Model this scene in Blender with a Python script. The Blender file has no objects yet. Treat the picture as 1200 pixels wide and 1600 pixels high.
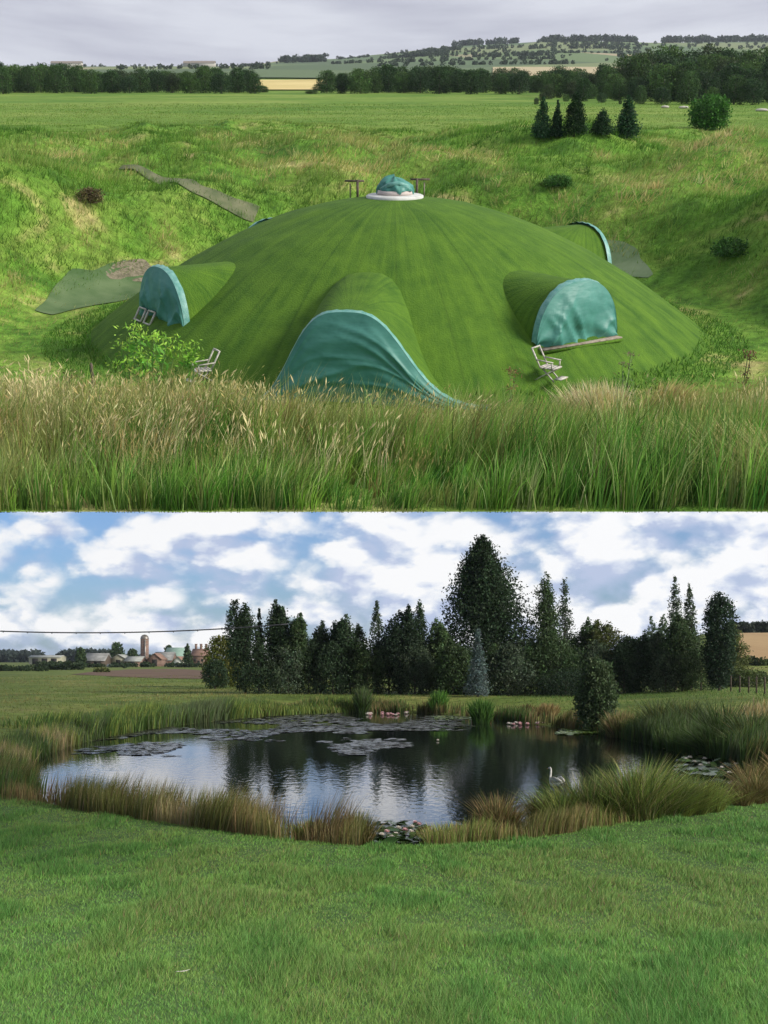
import bpy, math, random
import numpy as np
from mathutils import Matrix, Vector
random.seed(7)
RNG = np.random.default_rng(7)
SC = bpy.context.scene
COL = SC.collection
PI = math.pi

# ------------------------------------------------------------------ camera, sky, sun, exposure
F = 1900.0            # focal length in photo pixels (photo is 1200 wide)
HC = 3.4              # camera height above the pond
HZ = 1030.0           # photo row of the pond meadow's horizon
cam_d = bpy.data.cameras.new('camera')
cam = bpy.data.objects.new('camera', cam_d); COL.objects.link(cam)
cam.location = (0, 0, HC); cam.rotation_euler = (PI/2, 0, 0)
cam_d.sensor_fit = 'HORIZONTAL'; cam_d.sensor_width = 36; cam_d.lens = 36*F/1200
cam_d.shift_y = (HZ-800)/1200
cam_d.clip_start = 0.1; cam_d.clip_end = 20000
SC.camera = cam

SUN = Vector((0.83, -0.38, 0.39)).normalized()
sun_d = bpy.data.lights.new('sun', 'SUN'); sun_d.energy = 4.8; sun_d.angle = math.radians(20)
sun_d.color = (1.0, 0.95, 0.86)
sun = bpy.data.objects.new('sun', sun_d); COL.objects.link(sun)
sun.rotation_euler = SUN.to_track_quat('Z', 'Y').to_euler()

world = bpy.data.worlds.new('World'); SC.world = world; world.use_nodes = True
def build_world():
    nt = world.node_tree; nt.nodes.clear(); N = nt.nodes.new; L = nt.links.new
    out = N('ShaderNodeOutputWorld'); bg = N('ShaderNodeBackground'); L(bg.outputs[0], out.inputs[0])
    sky = N('ShaderNodeTexSky'); sky.sky_type = 'NISHITA'; sky.sun_disc = False
    sky.sun_elevation = math.asin(SUN.z); sky.sun_rotation = math.atan2(SUN.x, SUN.y)
    sky.dust_density = 0.6; sky.ozone_density = 3.0
    hs = N('ShaderNodeHueSaturation'); hs.inputs['Saturation'].default_value = 0.95
    L(sky.outputs[0], hs.inputs['Color'])
    sm = N('ShaderNodeVectorMath'); sm.operation = 'MULTIPLY'; sm.inputs[1].default_value = (0.066, 0.088, 0.128)
    L(hs.outputs[0], sm.inputs[0])
    tc = N('ShaderNodeTexCoord')
    mp = N('ShaderNodeMapping'); mp.inputs['Scale'].default_value = (1, 1, 1.75); mp.inputs['Location'].default_value = (2.31, 0.4, 0.13)
    L(tc.outputs['Generated'], mp.inputs['Vector'])
    n1 = N('ShaderNodeTexNoise'); n1.inputs['Scale'].default_value = 14; n1.inputs['Detail'].default_value = 9; n1.inputs['Roughness'].default_value = 0.57
    n1.inputs['Distortion'].default_value = 0.1
    L(mp.outputs[0], n1.inputs['Vector'])
    n2 = N('ShaderNodeTexNoise'); n2.inputs['Scale'].default_value = 19; n2.inputs['Detail'].default_value = 5; n2.inputs['Roughness'].default_value = 0.55
    mp2 = N('ShaderNodeMapping'); mp2.inputs['Scale'].default_value = (1, 1, 2.6); mp2.inputs['Location'].default_value = (0.3, 5.4, 1.13)
    L(tc.outputs['Generated'], mp2.inputs['Vector']); L(mp2.outputs[0], n2.inputs['Vector'])
    sp = N('ShaderNodeSeparateXYZ'); L(tc.outputs['Generated'], sp.inputs[0])
    # broken cumulus low down, one grey layer higher up
    lay = N('ShaderNodeMapRange'); lay.inputs['From Min'].default_value = 0.20; lay.inputs['From Max'].default_value = 0.36
    L(sp.outputs['Z'], lay.inputs['Value'])
    cm = N('ShaderNodeMapRange'); cm.interpolation_type = 'SMOOTHSTEP'
    cm.inputs['From Min'].default_value = 0.03; cm.inputs['From Max'].default_value = 0.33
    # more cloud to the right (sunward) side of the sky
    def puff(src, noise):
        v = N('ShaderNodeTexVoronoi'); v.feature = 'F1'; v.inputs['Scale'].default_value = 15
        v.inputs['Detail'].default_value = 2; v.inputs['Roughness'].default_value = .55
        wv = N('ShaderNodeMixRGB'); wv.blend_type = 'ADD'; wv.inputs[0].default_value = .05; L(src, wv.inputs[1]); L(noise.outputs['Color'], wv.inputs[2]); L(wv.outputs[0], v.inputs['Vector'])
        q = N('ShaderNodeMath'); q.operation = 'MULTIPLY_ADD'; q.inputs[1].default_value = -.42; L(v.outputs['Distance'], q.inputs[0]); L(noise.outputs['Fac'], q.inputs[2])
        r = N('ShaderNodeMath'); r.operation = 'ADD'; r.inputs[1].default_value = .19; L(q.outputs[0], r.inputs[0]); return r
    pf = puff(mp.outputs[0], n1)
    sx = N('ShaderNodeMath'); sx.operation = 'MULTIPLY_ADD'; sx.inputs[1].default_value = 0.34; L(sp.outputs['X'], sx.inputs[0]); L(pf.outputs[0], sx.inputs[2])
    L(sx.outputs[0], cm.inputs['Value'])
    mx = N('ShaderNodeMath'); mx.operation = 'MAXIMUM'; L(cm.outputs[0], mx.inputs[0]); L(lay.outputs[0], mx.inputs[1])
    off = N('ShaderNodeVectorMath'); off.operation = 'ADD'; off.inputs[1].default_value = (0, 0, .035); L(mp.outputs[0], off.inputs[0])
    n1b = N('ShaderNodeTexNoise')
    for k_ in ('Scale', 'Detail', 'Roughness', 'Distortion'): n1b.inputs[k_].default_value = n1.inputs[k_].default_value
    L(off.outputs[0], n1b.inputs['Vector'])
    df = N('ShaderNodeMath'); df.operation = 'SUBTRACT'; pfb = puff(off.outputs[0], n1b); L(pf.outputs[0], df.inputs[0]); L(pfb.outputs[0], df.inputs[1])
    d2 = N('ShaderNodeMath'); d2.operation = 'MULTIPLY_ADD'; d2.inputs[1].default_value = 2.0; L(df.outputs[0], d2.inputs[0]); L(n2.outputs['Fac'], d2.inputs[2])
    cr = N('ShaderNodeValToRGB'); L(d2.outputs[0], cr.inputs[0])
    e = cr.color_ramp.elements
    e[0].position = 0.24; e[0].color = (0.48, 0.56, 0.76, 1)
    e[1].position = 0.68; e[1].color = (1.0, 1.0, 1.0, 1)
    el = cr.color_ramp.elements.new(0.47); el.color = (0.76, 0.81, 0.91, 1)
    # the layer: streaky lavender grey
    mp3 = N('ShaderNodeMapping'); mp3.inputs['Scale'].default_value = (1.2, 1.2, 9.0)
    L(tc.outputs['Generated'], mp3.inputs['Vector'])
    n3 = N('ShaderNodeTexNoise'); n3.inputs['Scale'].default_value = 5.5; n3.inputs['Detail'].default_value = 5; n3.inputs['Roughness'].default_value = 0.5
    L(mp3.outputs[0], n3.inputs['Vector'])
    cg = N('ShaderNodeValToRGB'); L(n3.outputs['Fac'], cg.inputs[0])
    e = cg.color_ramp.elements
    e[0].position = 0.32; e[0].color = (0.45, 0.46, 0.55, 1)
    e[1].position = 0.64; e[1].color = (0.68, 0.70, 0.77, 1)
    m1 = N('ShaderNodeMixRGB'); L(lay.outputs[0], m1.inputs[0]); L(cr.outputs[0], m1.inputs[1]); L(cg.outputs[0], m1.inputs[2])
    m2 = N('ShaderNodeMixRGB'); L(mx.outputs[0], m2.inputs[0]); L(sm.outputs[0], m2.inputs[1]); L(m1.outputs[0], m2.inputs[2])
    L(m2.outputs[0], bg.inputs['Color']); bg.inputs['Strength'].default_value = 1.0
build_world()
SC.view_settings.view_transform = 'Standard'; SC.view_settings.look = 'None'
SC.view_settings.exposure = 0.12; SC.view_settings.gamma = 1.0
SC.view_settings.use_curve_mapping = False
SC.cycles.max_bounces = 6; SC.cycles.transparent_max_bounces = 4
SC.cycles.diffuse_bounces = 3; SC.cycles.glossy_bounces = 3; SC.cycles.transmission_bounces = 3
SC.cycles.caustics_reflective = False; SC.cycles.caustics_refractive = False

# ------------------------------------------------------------------ numpy helpers
def hash2(ix, iy, s):
    h = (ix.astype(np.int64)*374761393 + iy.astype(np.int64)*668265263 + s*974711) & 0x7fffffff
    h = ((h ^ (h >> 13))*1274126177) & 0x7fffffff
    return ((h ^ (h >> 16)) & 0xffff)/65535.0
def vnoise(x, y, s=0):
    x = np.asarray(x, float); y = np.asarray(y, float)
    ix = np.floor(x); iy = np.floor(y); fx = x-ix; fy = y-iy
    fx = fx*fx*(3-2*fx); fy = fy*fy*(3-2*fy)
    a = hash2(ix, iy, s); b = hash2(ix+1, iy, s); c = hash2(ix, iy+1, s); d = hash2(ix+1, iy+1, s)
    return (a+(b-a)*fx)*(1-fy)+(c+(d-c)*fx)*fy
def fbm(x, y, s=0, o=4):
    t = 0; a = .5; n = 0
    for k in range(o):
        t = t+a*vnoise(x*2**k, y*2**k, s+k*17); n += a; a *= .5
    return t/n
def sstep(a, b, x):
    t = np.clip((x-a)/(b-a), 0, 1); return t*t*(3-2*t)

def mesh_np(name, v, faces, col=None, smooth=False):
    """faces: list of (M,k) int arrays"""
    me = bpy.data.meshes.new(name)
    v = np.asarray(v, np.float32)
    fl = [np.asarray(f, np.int32) for f in (faces if isinstance(faces, list) else [faces]) if len(f)]
    me.vertices.add(len(v)); me.vertices.foreach_set('co', v.ravel())
    loops = np.concatenate([f.ravel() for f in fl]); tot = np.concatenate([np.full(len(f), f.shape[1], np.int32) for f in fl])
    st = np.concatenate([[0], np.cumsum(tot)[:-1]]).astype(np.int32)
    me.loops.add(len(loops)); me.loops.foreach_set('vertex_index', loops)
    me.polygons.add(len(tot)); me.polygons.foreach_set('loop_start', st); me.polygons.foreach_set('loop_total', tot)
    if smooth: me.polygons.foreach_set('use_smooth', np.ones(len(tot), bool))
    me.update(calc_edges=True)
    if col is not None:
        at = me.color_attributes.new('col', 'FLOAT_COLOR', 'POINT')
        c = np.ones((len(v), 4), np.float32); c[:, :3] = col
        at.data.foreach_set('color', c.ravel())
    return me

class MB:
    """collects shapes for one mesh"""
    def __init__(s): s.v = []; s.q = []; s.t = []; s.n = 0
    def add(s, v, q=(), t=()):
        v = np.asarray(v, float).reshape(-1, 3)
        s.v.append(v)
        if len(q): s.q.append(np.asarray(q, int).reshape(-1, 4)+s.n)
        if len(t): s.t.append(np.asarray(t, int).reshape(-1, 3)+s.n)
        s.n += len(v); return s
    def box(s, c, d, M=None):
        x, y, z = [k/2 for k in d]
        v = np.array([[i*x, j*y, k*z] for i in (-1, 1) for j in (-1, 1) for k in (-1, 1)])
        if M is not None: v = v @ np.array(M.to_3x3()).T
        v = v+np.array(c)
        return s.add(v, [[0,1,3,2],[4,6,7,5],[0,4,5,1],[2,3,7,6],[0,2,6,4],[1,5,7,3]])
    def bar(s, a, b, w, h=None):
        a = Vector(a); b = Vector(b); d = b-a
        return s.box((a+b)/2, (w, h or w, d.length), d.to_track_quat('Z', 'Y').to_matrix())
    def tube(s, pts, rad, n=8, cap=True, ell=None):
        pts = [Vector(p) for p in pts]; V = []
        up = Vector((0.13, 0.31, 1)).normalized()
        for i, p in enumerate(pts):
            t = (pts[min(i+1, len(pts)-1)]-pts[max(i-1, 0)]).normalized()
            u = t.cross(up)
            u = (u if u.length > 1e-4 else t.cross(Vector((1, 0, 0)))).normalized(); w = u.cross(t).normalized()
            r = rad[i] if hasattr(rad, '__len__') else rad
            ru, rw = r if hasattr(r, '__len__') else (r, r)
            for k in range(n):
                a = 2*PI*k/n; V.append(p+u*math.cos(a)*ru+w*math.sin(a)*rw)
        q = [[i*n+k, i*n+(k+1) % n, (i+1)*n+(k+1) % n, (i+1)*n+k] for i in range(len(pts)-1) for k in range(n)]
        t = []
        if cap:
            V.append(pts[0]); V.append(pts[-1]); c0 = len(V)-2; c1 = c0+1; o = (len(pts)-1)*n
            t = [[c0, (k+1) % n, k] for k in range(n)]+[[c1, o+k, o+(k+1) % n] for k in range(n)]
        return s.add([list(p) for p in V], q, t)
    def grid(s, P):
        """P: (a,b,3)"""
        P = np.asarray(P, float); a, b = P.shape[:2]
        i = np.arange(a*b).reshape(a, b)
        q = np.stack([i[:-1, :-1], i[:-1, 1:], i[1:, 1:], i[1:, :-1]], -1).reshape(-1, 4)
        return s.add(P.reshape(-1, 3), q)
    def mesh(s, name, smooth=False, col=None):
        fs = []
        if s.q: fs.append(np.concatenate(s.q))
        if s.t: fs.append(np.concatenate(s.t))
        return mesh_np(name, np.concatenate(s.v), fs, col, smooth)

def obj(name, me, mat=None, parent=None, M=None):
    o = bpy.data.objects.new(name, me); COL.objects.link(o)
    if mat is not None and me is not None and not me.materials: me.materials.append(mat)
    if parent is not None: o.parent = parent
    if M is not None: o.matrix_world = M
    return o
def tag(o, label=None, cat=None, group=None, kind=None):
    if label: o['label'] = label
    if cat: o['category'] = cat
    if group: o['group'] = group
    if kind: o['kind'] = kind
    return o
def thing(name, label, cat, M, group=None):
    return tag(obj(name, None, M=M), label, cat, group)

# ------------------------------------------------------------------ materials
def nmat(name):
    m = bpy.data.materials.new(name); m.use_nodes = True
    nt = m.node_tree; b = nt.nodes['Principled BSDF']
    return m, nt, b
def setp(b, **k):
    for a, v in k.items():
        b.inputs[a.replace('_', ' ')].default_value = v
def noise_col(nt, b, c1, c2, scale, detail=4, coord='Object', vec_scale=None, lo=.35, hi=.65, rough=.55):
    N = nt.nodes.new; L = nt.links.new
    tc = N('ShaderNodeTexCoord'); src = tc.outputs[coord]
    if vec_scale:
        mp = N('ShaderNodeMapping'); mp.inputs['Scale'].default_value = vec_scale; L(src, mp.inputs[0]); src = mp.outputs[0]
    n = N('ShaderNodeTexNoise'); n.inputs['Scale'].default_value = scale; n.inputs['Detail'].default_value = detail; n.inputs['Roughness'].default_value = rough
    L(src, n.inputs['Vector'])
    r = N('ShaderNodeValToRGB'); L(n.outputs['Fac'], r.inputs[0])
    r.color_ramp.elements[0].position = lo; r.color_ramp.elements[1].position = hi
    r.color_ramp.elements[0].color = (*c1, 1); r.color_ramp.elements[1].color = (*c2, 1)
    L(r.outputs[0], b.inputs['Base Color'])
    return src, n, r
def bump(nt, b, src, scale, strength, dist=0.05, detail=4):
    N = nt.nodes.new; L = nt.links.new
    n = N('ShaderNodeTexNoise'); n.inputs['Scale'].default_value = scale; n.inputs['Detail'].default_value = detail
    L(src, n.inputs['Vector'])
    u = N('ShaderNodeBump'); u.inputs['Strength'].default_value = strength; u.inputs['Distance'].default_value = dist
    L(n.outputs['Fac'], u.inputs['Height']); L(u.outputs[0], b.inputs['Normal'])
def plain(name, c1, c2, scale=6, rough=.7, bs=0, bd=.02, metal=0, spec=.3, vec=None):
    m, nt, b = nmat(name)
    src, _, _ = noise_col(nt, b, c1, c2, scale, vec_scale=vec)
    setp(b, Roughness=rough, Metallic=metal); b.inputs['Specular IOR Level'].default_value = spec
    if bs: bump(nt, b, src, scale*4, bs, bd)
    return m
def leafmat(name, trans=.3, rough=.6, spec=.25):
    m, nt, b = nmat(name); N = nt.nodes.new; L = nt.links.new
    a = N('ShaderNodeVertexColor'); a.layer_name = 'col'
    oi = N('ShaderNodeObjectInfo')
    hs = N('ShaderNodeHueSaturation'); L(a.outputs[0], hs.inputs['Color'])
    mr = N('ShaderNodeMapRange'); L(oi.outputs['Random'], mr.inputs['Value']); mr.inputs['To Min'].default_value = .85; mr.inputs['To Max'].default_value = 1.15
    L(mr.outputs[0], hs.inputs['Value'])
    L(hs.outputs[0], b.inputs['Base Color']); setp(b, Roughness=rough); b.inputs['Specular IOR Level'].default_value = spec
    t = N('ShaderNodeBsdfTranslucent'); L(hs.outputs[0], t.inputs[0])
    mx = N('ShaderNodeMixShader'); mx.inputs[0].default_value = trans
    L(b.outputs[0], mx.inputs[1]); L(t.outputs[0], mx.inputs[2])
    L(mx.outputs[0], nt.nodes['Material Output'].inputs['Surface'])
    return m
M_LEAF = leafmat('foliage', .35, .6, .2)
M_GRASS = leafmat('grass_blades', .3, .6, .2)
M_BARK = plain('bark', (.045, .035, .027), (.11, .09, .07), 9, .9, .6, .03, vec=(1, 1, .25))
M_WOOD = plain('weathered_wood', (.16, .13, .10), (.30, .26, .21), 8, .8, .3, .01, vec=(1, 1, .2))
M_DARKWOOD = plain('dark_wood', (.06, .045, .035), (.13, .10, .08), 8, .85, .3, .01)
M_PALE = plain('chipped_white_paint', (.34, .31, .27), (.56, .53, .48), 14, .6, .2, .005)
M_TARP = None

def tarp_mat():
    m, nt, b = nmat('tarpaulin'); N = nt.nodes.new; L = nt.links.new
    src, n, r = noise_col(nt, b, (.036, .165, .135), (.066, .235, .195), 2.2, 5, lo=.3, hi=.7)
    setp(b, Roughness=.52); b.inputs['Specular IOR Level'].default_value = .45
    w = N('ShaderNodeTexNoise'); w.inputs['Scale'].default_value = 2.4; w.inputs['Detail'].default_value = 2
    mp = N('ShaderNodeMapping'); mp.inputs['Scale'].default_value = (1, 1, 2.2); L(src, mp.inputs[0]); L(mp.outputs[0], w.inputs['Vector'])
    u = N('ShaderNodeBump'); u.inputs['Strength'].default_value = .25; u.inputs['Distance'].default_value = .08
    L(w.outputs['Fac'], u.inputs['Height']); L(u.outputs[0], b.inputs['Normal'])
    return m
M_TARP = tarp_mat()
M_TARPRIM = plain('lit_tarpaulin_edge', (.08, .25, .215), (.17, .35, .31), 9, .45, .4, .02, spec=.4)  # lighter copy of the tarpaulin colour: light catching its rims painted in

# blades ------------------------------------------------------------
def blades(base, h, w, lean, col, segs=2, tipcol=None, curve=1.6):
    """base (N,3); h,w (N,), lean (N,2) sideways shift of the tip in metres; col (N,3)"""
    base = np.asarray(base, float); n = len(base)
    ang = RNG.uniform(0, 2*PI, n)
    sx = np.cos(ang)*w/2; sy = np.sin(ang)*w/2*.6
    side = np.stack([sx, sy, np.zeros(n)], 1)
    if tipcol is None: tipcol = col
    V = []; C = []
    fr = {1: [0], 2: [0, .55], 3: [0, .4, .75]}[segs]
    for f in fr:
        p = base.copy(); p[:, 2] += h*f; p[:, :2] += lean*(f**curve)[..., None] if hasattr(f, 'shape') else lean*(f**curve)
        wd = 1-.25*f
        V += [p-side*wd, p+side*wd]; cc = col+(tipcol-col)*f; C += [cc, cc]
    p = base.copy(); p[:, 2] += h; p[:, :2] += lean; V.append(p); C.append(tipcol)
    k = len(V); V = np.stack(V, 1).reshape(-1, 3); C = np.stack(C, 1).reshape(-1, 3)
    T = []
    for s in range(segs-1):
        a = 2*s; T += [[a, a+1, a+3], [a, a+3, a+2]]
    a = 2*(segs-1); T.append([a, a+1, a+2])
    T = np.array(T); T = (T[None]+(np.arange(n)*k)[:, None, None]).reshape(-1, 3)
    return V, T, C
def join(parts):
    V = []; T = []; C = []; o = 0
    for v, t, c in parts:
        V.append(v); T.append(t+o); C.append(c); o += len(v)
    return np.concatenate(V), np.concatenate(T), np.concatenate(C)
def heads(pos, size, lean, col):
    """seed heads: slim spindles, 2 crossed diamonds"""
    n = len(pos); V = []; C = []
    d = np.stack([lean[:, 0], lean[:, 1], np.full(n, 1.0)], 1); d /= np.linalg.norm(d, axis=1)[:, None]
    s1 = np.stack([d[:, 2], 0*d[:, 0], -d[:, 0]], 1); s2 = np.cross(d, s1)
    L = size[:, None]; W = size[:, None]*.085
    V = np.stack([pos-d*L*.5, pos+s1*W, pos+d*L*.5, pos-s1*W, pos+s2*W, pos-s2*W], 1).reshape(-1, 3)
    T = np.array([[0, 1, 2], [0, 2, 3], [0, 4, 2], [0, 2, 5]]); T = (T[None]+(np.arange(n)*6)[:, None, None]).reshape(-1, 3)
    return V, T, np.repeat(col, 6, 0)
def jit(c, n, v=.18, hue=.08):
    c = np.asarray(c, float); f = 1+RNG.normal(0, v, (n, 1)); g = 1+RNG.normal(0, hue, (n, 3))
    return np.clip(c*f*g, .004, .9)

# crowns ------------------------------------------------------------
def crown(env, H, z0, nclump, nleaf, clump_r, leaf, col, colv=.25, shell=.4, droop=0., seed=1, flat=0., up=0., sprig=None):
    """env(t)->radius; leaves as folded diamonds in clumps spread through the envelope"""
    g = np.random.default_rng(seed)
    tt = np.linspace(0.01, .99, 60); rr = np.array([env(t) for t in tt]); p = rr+.12*rr.max(); p /= p.sum()
    t = g.choice(tt, nclump, p=p)+g.uniform(-.01, .01, nclump)
    r = np.interp(t, tt, rr); a = g.uniform(0, 2*PI, nclump)
    lump = .78+.42*vnoise(np.cos(a)*1.6+seed*3.1, t*7+np.sin(a)*1.6, seed)
    q = g.uniform(0, 1, nclump)**shell
    c = np.stack([np.cos(a)*r*q*lump, np.sin(a)*r*q*lump, z0+t*(H-z0)-droop*r*q], 1)
    cc = np.array(col)[None]*(1+g.normal(0, colv, (nclump, 1)))*(1+g.normal(0, .06, (nclump, 3)))
    cr = clump_r*(.6+.8*g.uniform(0, 1, nclump))*np.clip(.45+r/max(rr.max(), 1e-6), .4, 1.2)
    P = np.repeat(c, nleaf, 0)+np.clip(g.normal(0, 1, (nclump*nleaf, 3)), -1.5, 1.5)*np.repeat(cr, nleaf)[:, None]*np.array([.55, .55, .55*(1-flat)+up])
    n = len(P); lc = np.repeat(cc, nleaf, 0)*(1+g.normal(0, .14, (n, 1)))
    d = g.normal(0, 1, (n, 3)); d[:, 2] *= (1-flat*.7); d[:, 2] += up*1.5-droop*.8; d /= np.linalg.norm(d, axis=1)[:, None]
    e = g.normal(0, 1, (n, 3)); e = np.cross(d, e); e /= np.linalg.norm(e, axis=1)[:, None]
    s = (leaf*(.6+.8*g.uniform(0, 1, n)))[:, None]
    V = np.stack([P-d*s*.6, P+e*s*.38, P+d*s*.7, P-e*s*.38], 1).reshape(-1, 3)
    V[:, 2] = np.maximum(V[:, 2], .03)
    Q = np.arange(n*4).reshape(n, 4)
    return V, Q, np.clip(np.repeat(lc, 4, 0), .003, .8)
def trunk_mesh(H, r, limbs, spread, seed, top=.85):
    g = random.Random(seed); m = MB()
    bx, by = g.uniform(-.03, .03)*H, g.uniform(-.03, .03)*H
    pts = [(bx*(f**2), by*(f**2), -0.15+f*H*top) for f in (0, .05, .25, .5, .75, 1)]
    m.tube(pts, [r*1.5, r, r*.85, r*.6, r*.35, r*.08], 8)
    for k in range(limbs):
        f = .2+.6*k/max(limbs-1, 1); z = f*H*top; a = g.uniform(0, 2*PI); l = spread*(1.1-f)*g.uniform(.6, 1.1)
        p0 = (bx*f*f, by*f*f, z); p1 = (p0[0]+math.cos(a)*l*.5, p0[1]+math.sin(a)*l*.5, z+l*.35); p2 = (p0[0]+math.cos(a)*l, p0[1]+math.sin(a)*l, z+l*.9)
        m.tube([p0, p1, p2], [r*.45*(1-f*.5), r*.25, r*.05], 5)
    return m.mesh('trunk', True)
def tree_meshes(env, H, z0, seed, col, nclump=380, nleaf=16, clump_r=.5, leaf=.2, trunk_r=.14, limbs=7, spread=2., **k):
    V, Q, C = crown(env, H, z0, nclump, nleaf, clump_r, leaf, col, seed=seed, **k)
    return trunk_mesh(H, trunk_r, limbs, spread, seed), mesh_np('crown', V, Q, C)
def put_tree(name, label, meshes, M, group=None, cat='tree', mat=None):
    t = thing(name, label, cat, M, group)
    obj('trunk', meshes[0], M_BARK, t); obj('crown', meshes[1], mat or M_LEAF, t)
    return t

# ------------------------------------------------------------------ the two places
# POND MEADOW: world axes, water at z = 0.  px = photo column, d = metres ahead.
def lx(px, d): return (px-600)/F*d
POND_IMG = [(22,1216),(50,1186),(130,1158),(230,1140),(330,1127),(420,1119),(520,1114),(640,1112),(760,1122),(850,1134),(940,1146),
            (1000,1160),(1060,1176),(1120,1186),(1185,1206),(1190,1228),(1120,1256),(1010,1280),(900,1302),(800,1318),(710,1328),(620,1331),(530,1327),(430,1314),(300,1294),(150,1272),(45,1256)]
POND = np.array([[(px-600)/F*(HC*F/(py-HZ)), HC*F/(py-HZ)] for px, py in POND_IMG])
def smooth_poly(P, it=3):
    for _ in range(it):
        Q = np.roll(P, -1, 0); P = np.stack([P*.75+Q*.25, P*.25+Q*.75], 1).reshape(-1, 2)
    return P
POND = smooth_poly(POND)
def pond_sd(x, y):
    """signed distance to the pond edge, negative over water; distances along the view are squeezed like the long pond itself"""
    x = np.asarray(x, float); y = np.asarray(y, float); sh = x.shape; x = x.ravel(); y = y.ravel()
    best = np.full(x.shape, 1e9); ins = np.zeros(x.shape, bool)
    A = POND; B = np.roll(POND, -1, 0)
    for (ax, ay), (bx, by) in zip(A, B):
        dx, dy = bx-ax, by-ay; t = np.clip(((x-ax)*dx+(y-ay)*dy)/(dx*dx+dy*dy), 0, 1)
        best = np.minimum(best, (x-ax-t*dx)**2+(y-ay-t*dy)**2)
        c = (ay > y) != (by > y)
        with np.errstate(divide='ignore', invalid='ignore'):
            ins ^= c & (x < (bx-ax)*(y-ay)/(by-ay+1e-12)+ax)
    d = np.sqrt(best); return np.where(ins, -d, d).reshape(sh)
def zl(x, y, sd=None):
    x = np.asarray(x, float); y = np.asarray(y, float)
    if sd is None: sd = pond_sd(x, y)
    near = sstep(48, 26, y)
    out = .22*sstep(0, 1.0, sd)+near*.066*np.clip(sd-.8, 0, 22)+(1-near)*(.45*sstep(.5, 12, sd)+.12*sstep(20, 120, sd))
    out = out+.16*(fbm(x*.11, y*.11, 5, 3)-.5)*sstep(1.5, 8, sd)+.05*(fbm(x*.7, y*.7, 9, 2)-.5)*sstep(.5, 3, sd)
    u = x/np.maximum(y, 5)
    hill = sstep(.20, .268, u)*sstep(130, 330, y)*9.5+sstep(0.0, .5, u)*sstep(400, 1500, y)*8
    out = out+hill
    # rise of the right bank
    out = out+.5*sstep(.16, .30, u)*sstep(30, 45, y)*sstep(1, 6, sd)*(1-sstep(90, 140, y))
    ins = -.7*sstep(0, 1.8, -sd)
    return np.where(sd > 0, out, ins)
def LW(px, d, dz=0):
    x = lx(px, d); return Vector((x, d, float(zl(np.array([x]), np.array([d]))[0])+dz))
def lh(py, d, z): return HC+(HZ-py)/F*d-z       # height of a thing whose top shows at row py

# DOME MEADOW: a second tract of land higher up, tilted as a whole about its own axes. Local axes: camera at the origin.
TH = math.atan((HZ-104)/F)
UP = Matrix.Translation((0, 0, HC)) @ Matrix.Rotation(TH, 4, 'X')
CT, ST = math.cos(TH), math.sin(TH)
DC = (0.30, 36.0); DR = 8.9; DZ = -6.9; DH = 3.66
def zu(x, y):
    x = np.asarray(x, float); y = np.asarray(y, float)
    r = np.hypot(x-DC[0], y-DC[1]); a = np.arctan2(x-DC[0], -(y-DC[1]))
    fr_ = np.clip(np.cos(a+.12), 0, 1)**1.5
    r1 = 16.9+4.6*fr_-1.0*np.clip(np.sin(a), 0, 1)
    s = sstep(10.6-.5*fr_, r1, r)
    field = -4.3+.25*(fbm(x*.05, y*.05, 3, 3)-.5)
    for bx, by, br, bh in ((-17, 57, 15, .85), (-13, 44, 8, .45), (-9, 56, 4, .6), (-20, 62, 5, .7), (-15, 70, 5, .6), (-2, 68, 4, .6), (-11, 64, 3.5, .5), (8.8, 63, 6, 1.9), (15.5, 54, 5.5, 1.8), (3, 74, 14, .8), (-5, 60, 5, .8), (2.5, 57, 4, .7), (18, 44, 4, .9), (12, 60, 3, -.5), (5.3, 60, 2.5, -.5), (-20, 47, 7, .6), (-12, 92, 15, .5), (15.5, 38, 6, .5), (21, 66, 9, .6)):
        field = field+bh*np.exp(-((x-bx)**2+(y-by)**2)/(br*br*.6))
    lump = sstep(12, 17, r)*(1-sstep(80, 115, y))*sstep(17, 24, y)
    field = field+lump*(1.7*(fbm(x*.20, y*.16, 11, 3)-.5)+.8*(fbm(x*.55, y*.42, 15, 2)-.5))
    z = DZ+(field-DZ)*s
    fr = 1-sstep(13, 16.5, y); z = z*(1-fr)+(-4.2+.0*x)*fr
    z = z+.5*(fbm(x*.42+2, y*.3, 77, 3)-.56)*np.exp(-((y-16.8)/2.2)**2)
    z = z-.40*np.exp(-((x-.5)/2.4)**2-((y-18)/2.3)**2)
    # far hills
    px = 600+x/np.maximum(y*CT, 1)*F*1.02
    top = np.interp(px, [-400, 380, 430, 520, 600, 720, 800, 850, 950, 1030, 1200, 1700], [0, 1, 8, 11, 18, 29, 32, 35, 35, 33, 35, 38])/2085.
    hz = top*y*sstep(650, 2050, y)+4.3*sstep(500, 1200, y)*.75
    return z+hz
def uf(y, z): return y*CT-z*ST                   # depth ahead of the camera
def UL(px, y, dz=0):
    x = 0.
    for _ in range(4):
        z = float(zu(np.array([x]), np.array([y]))[0]); x = (px-600)/F*uf(y, z)
    return Vector((x, y, z+dz))
def UI(px, py, dome_too=True):
    """point of the dome meadow (or dome) seen at a photo column and row"""
    y = np.geomspace(12.2, 600, 6000); z = y*math.tan(math.atan((HZ-py)/F)-TH); x = (px-600)/F*(y*CT-z*ST)
    g = zu(x, y)
    if dome_too:
        r = np.hypot(x-DC[0], y-DC[1])/DR; g = np.where(r < 1, np.maximum(g, DZ+DH*np.cos(PI/2*np.clip(r, 0, 1))**.92), g)
    i = int(np.argmax(g >= z)); return Vector((x[i], y[i], g[i]))
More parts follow.
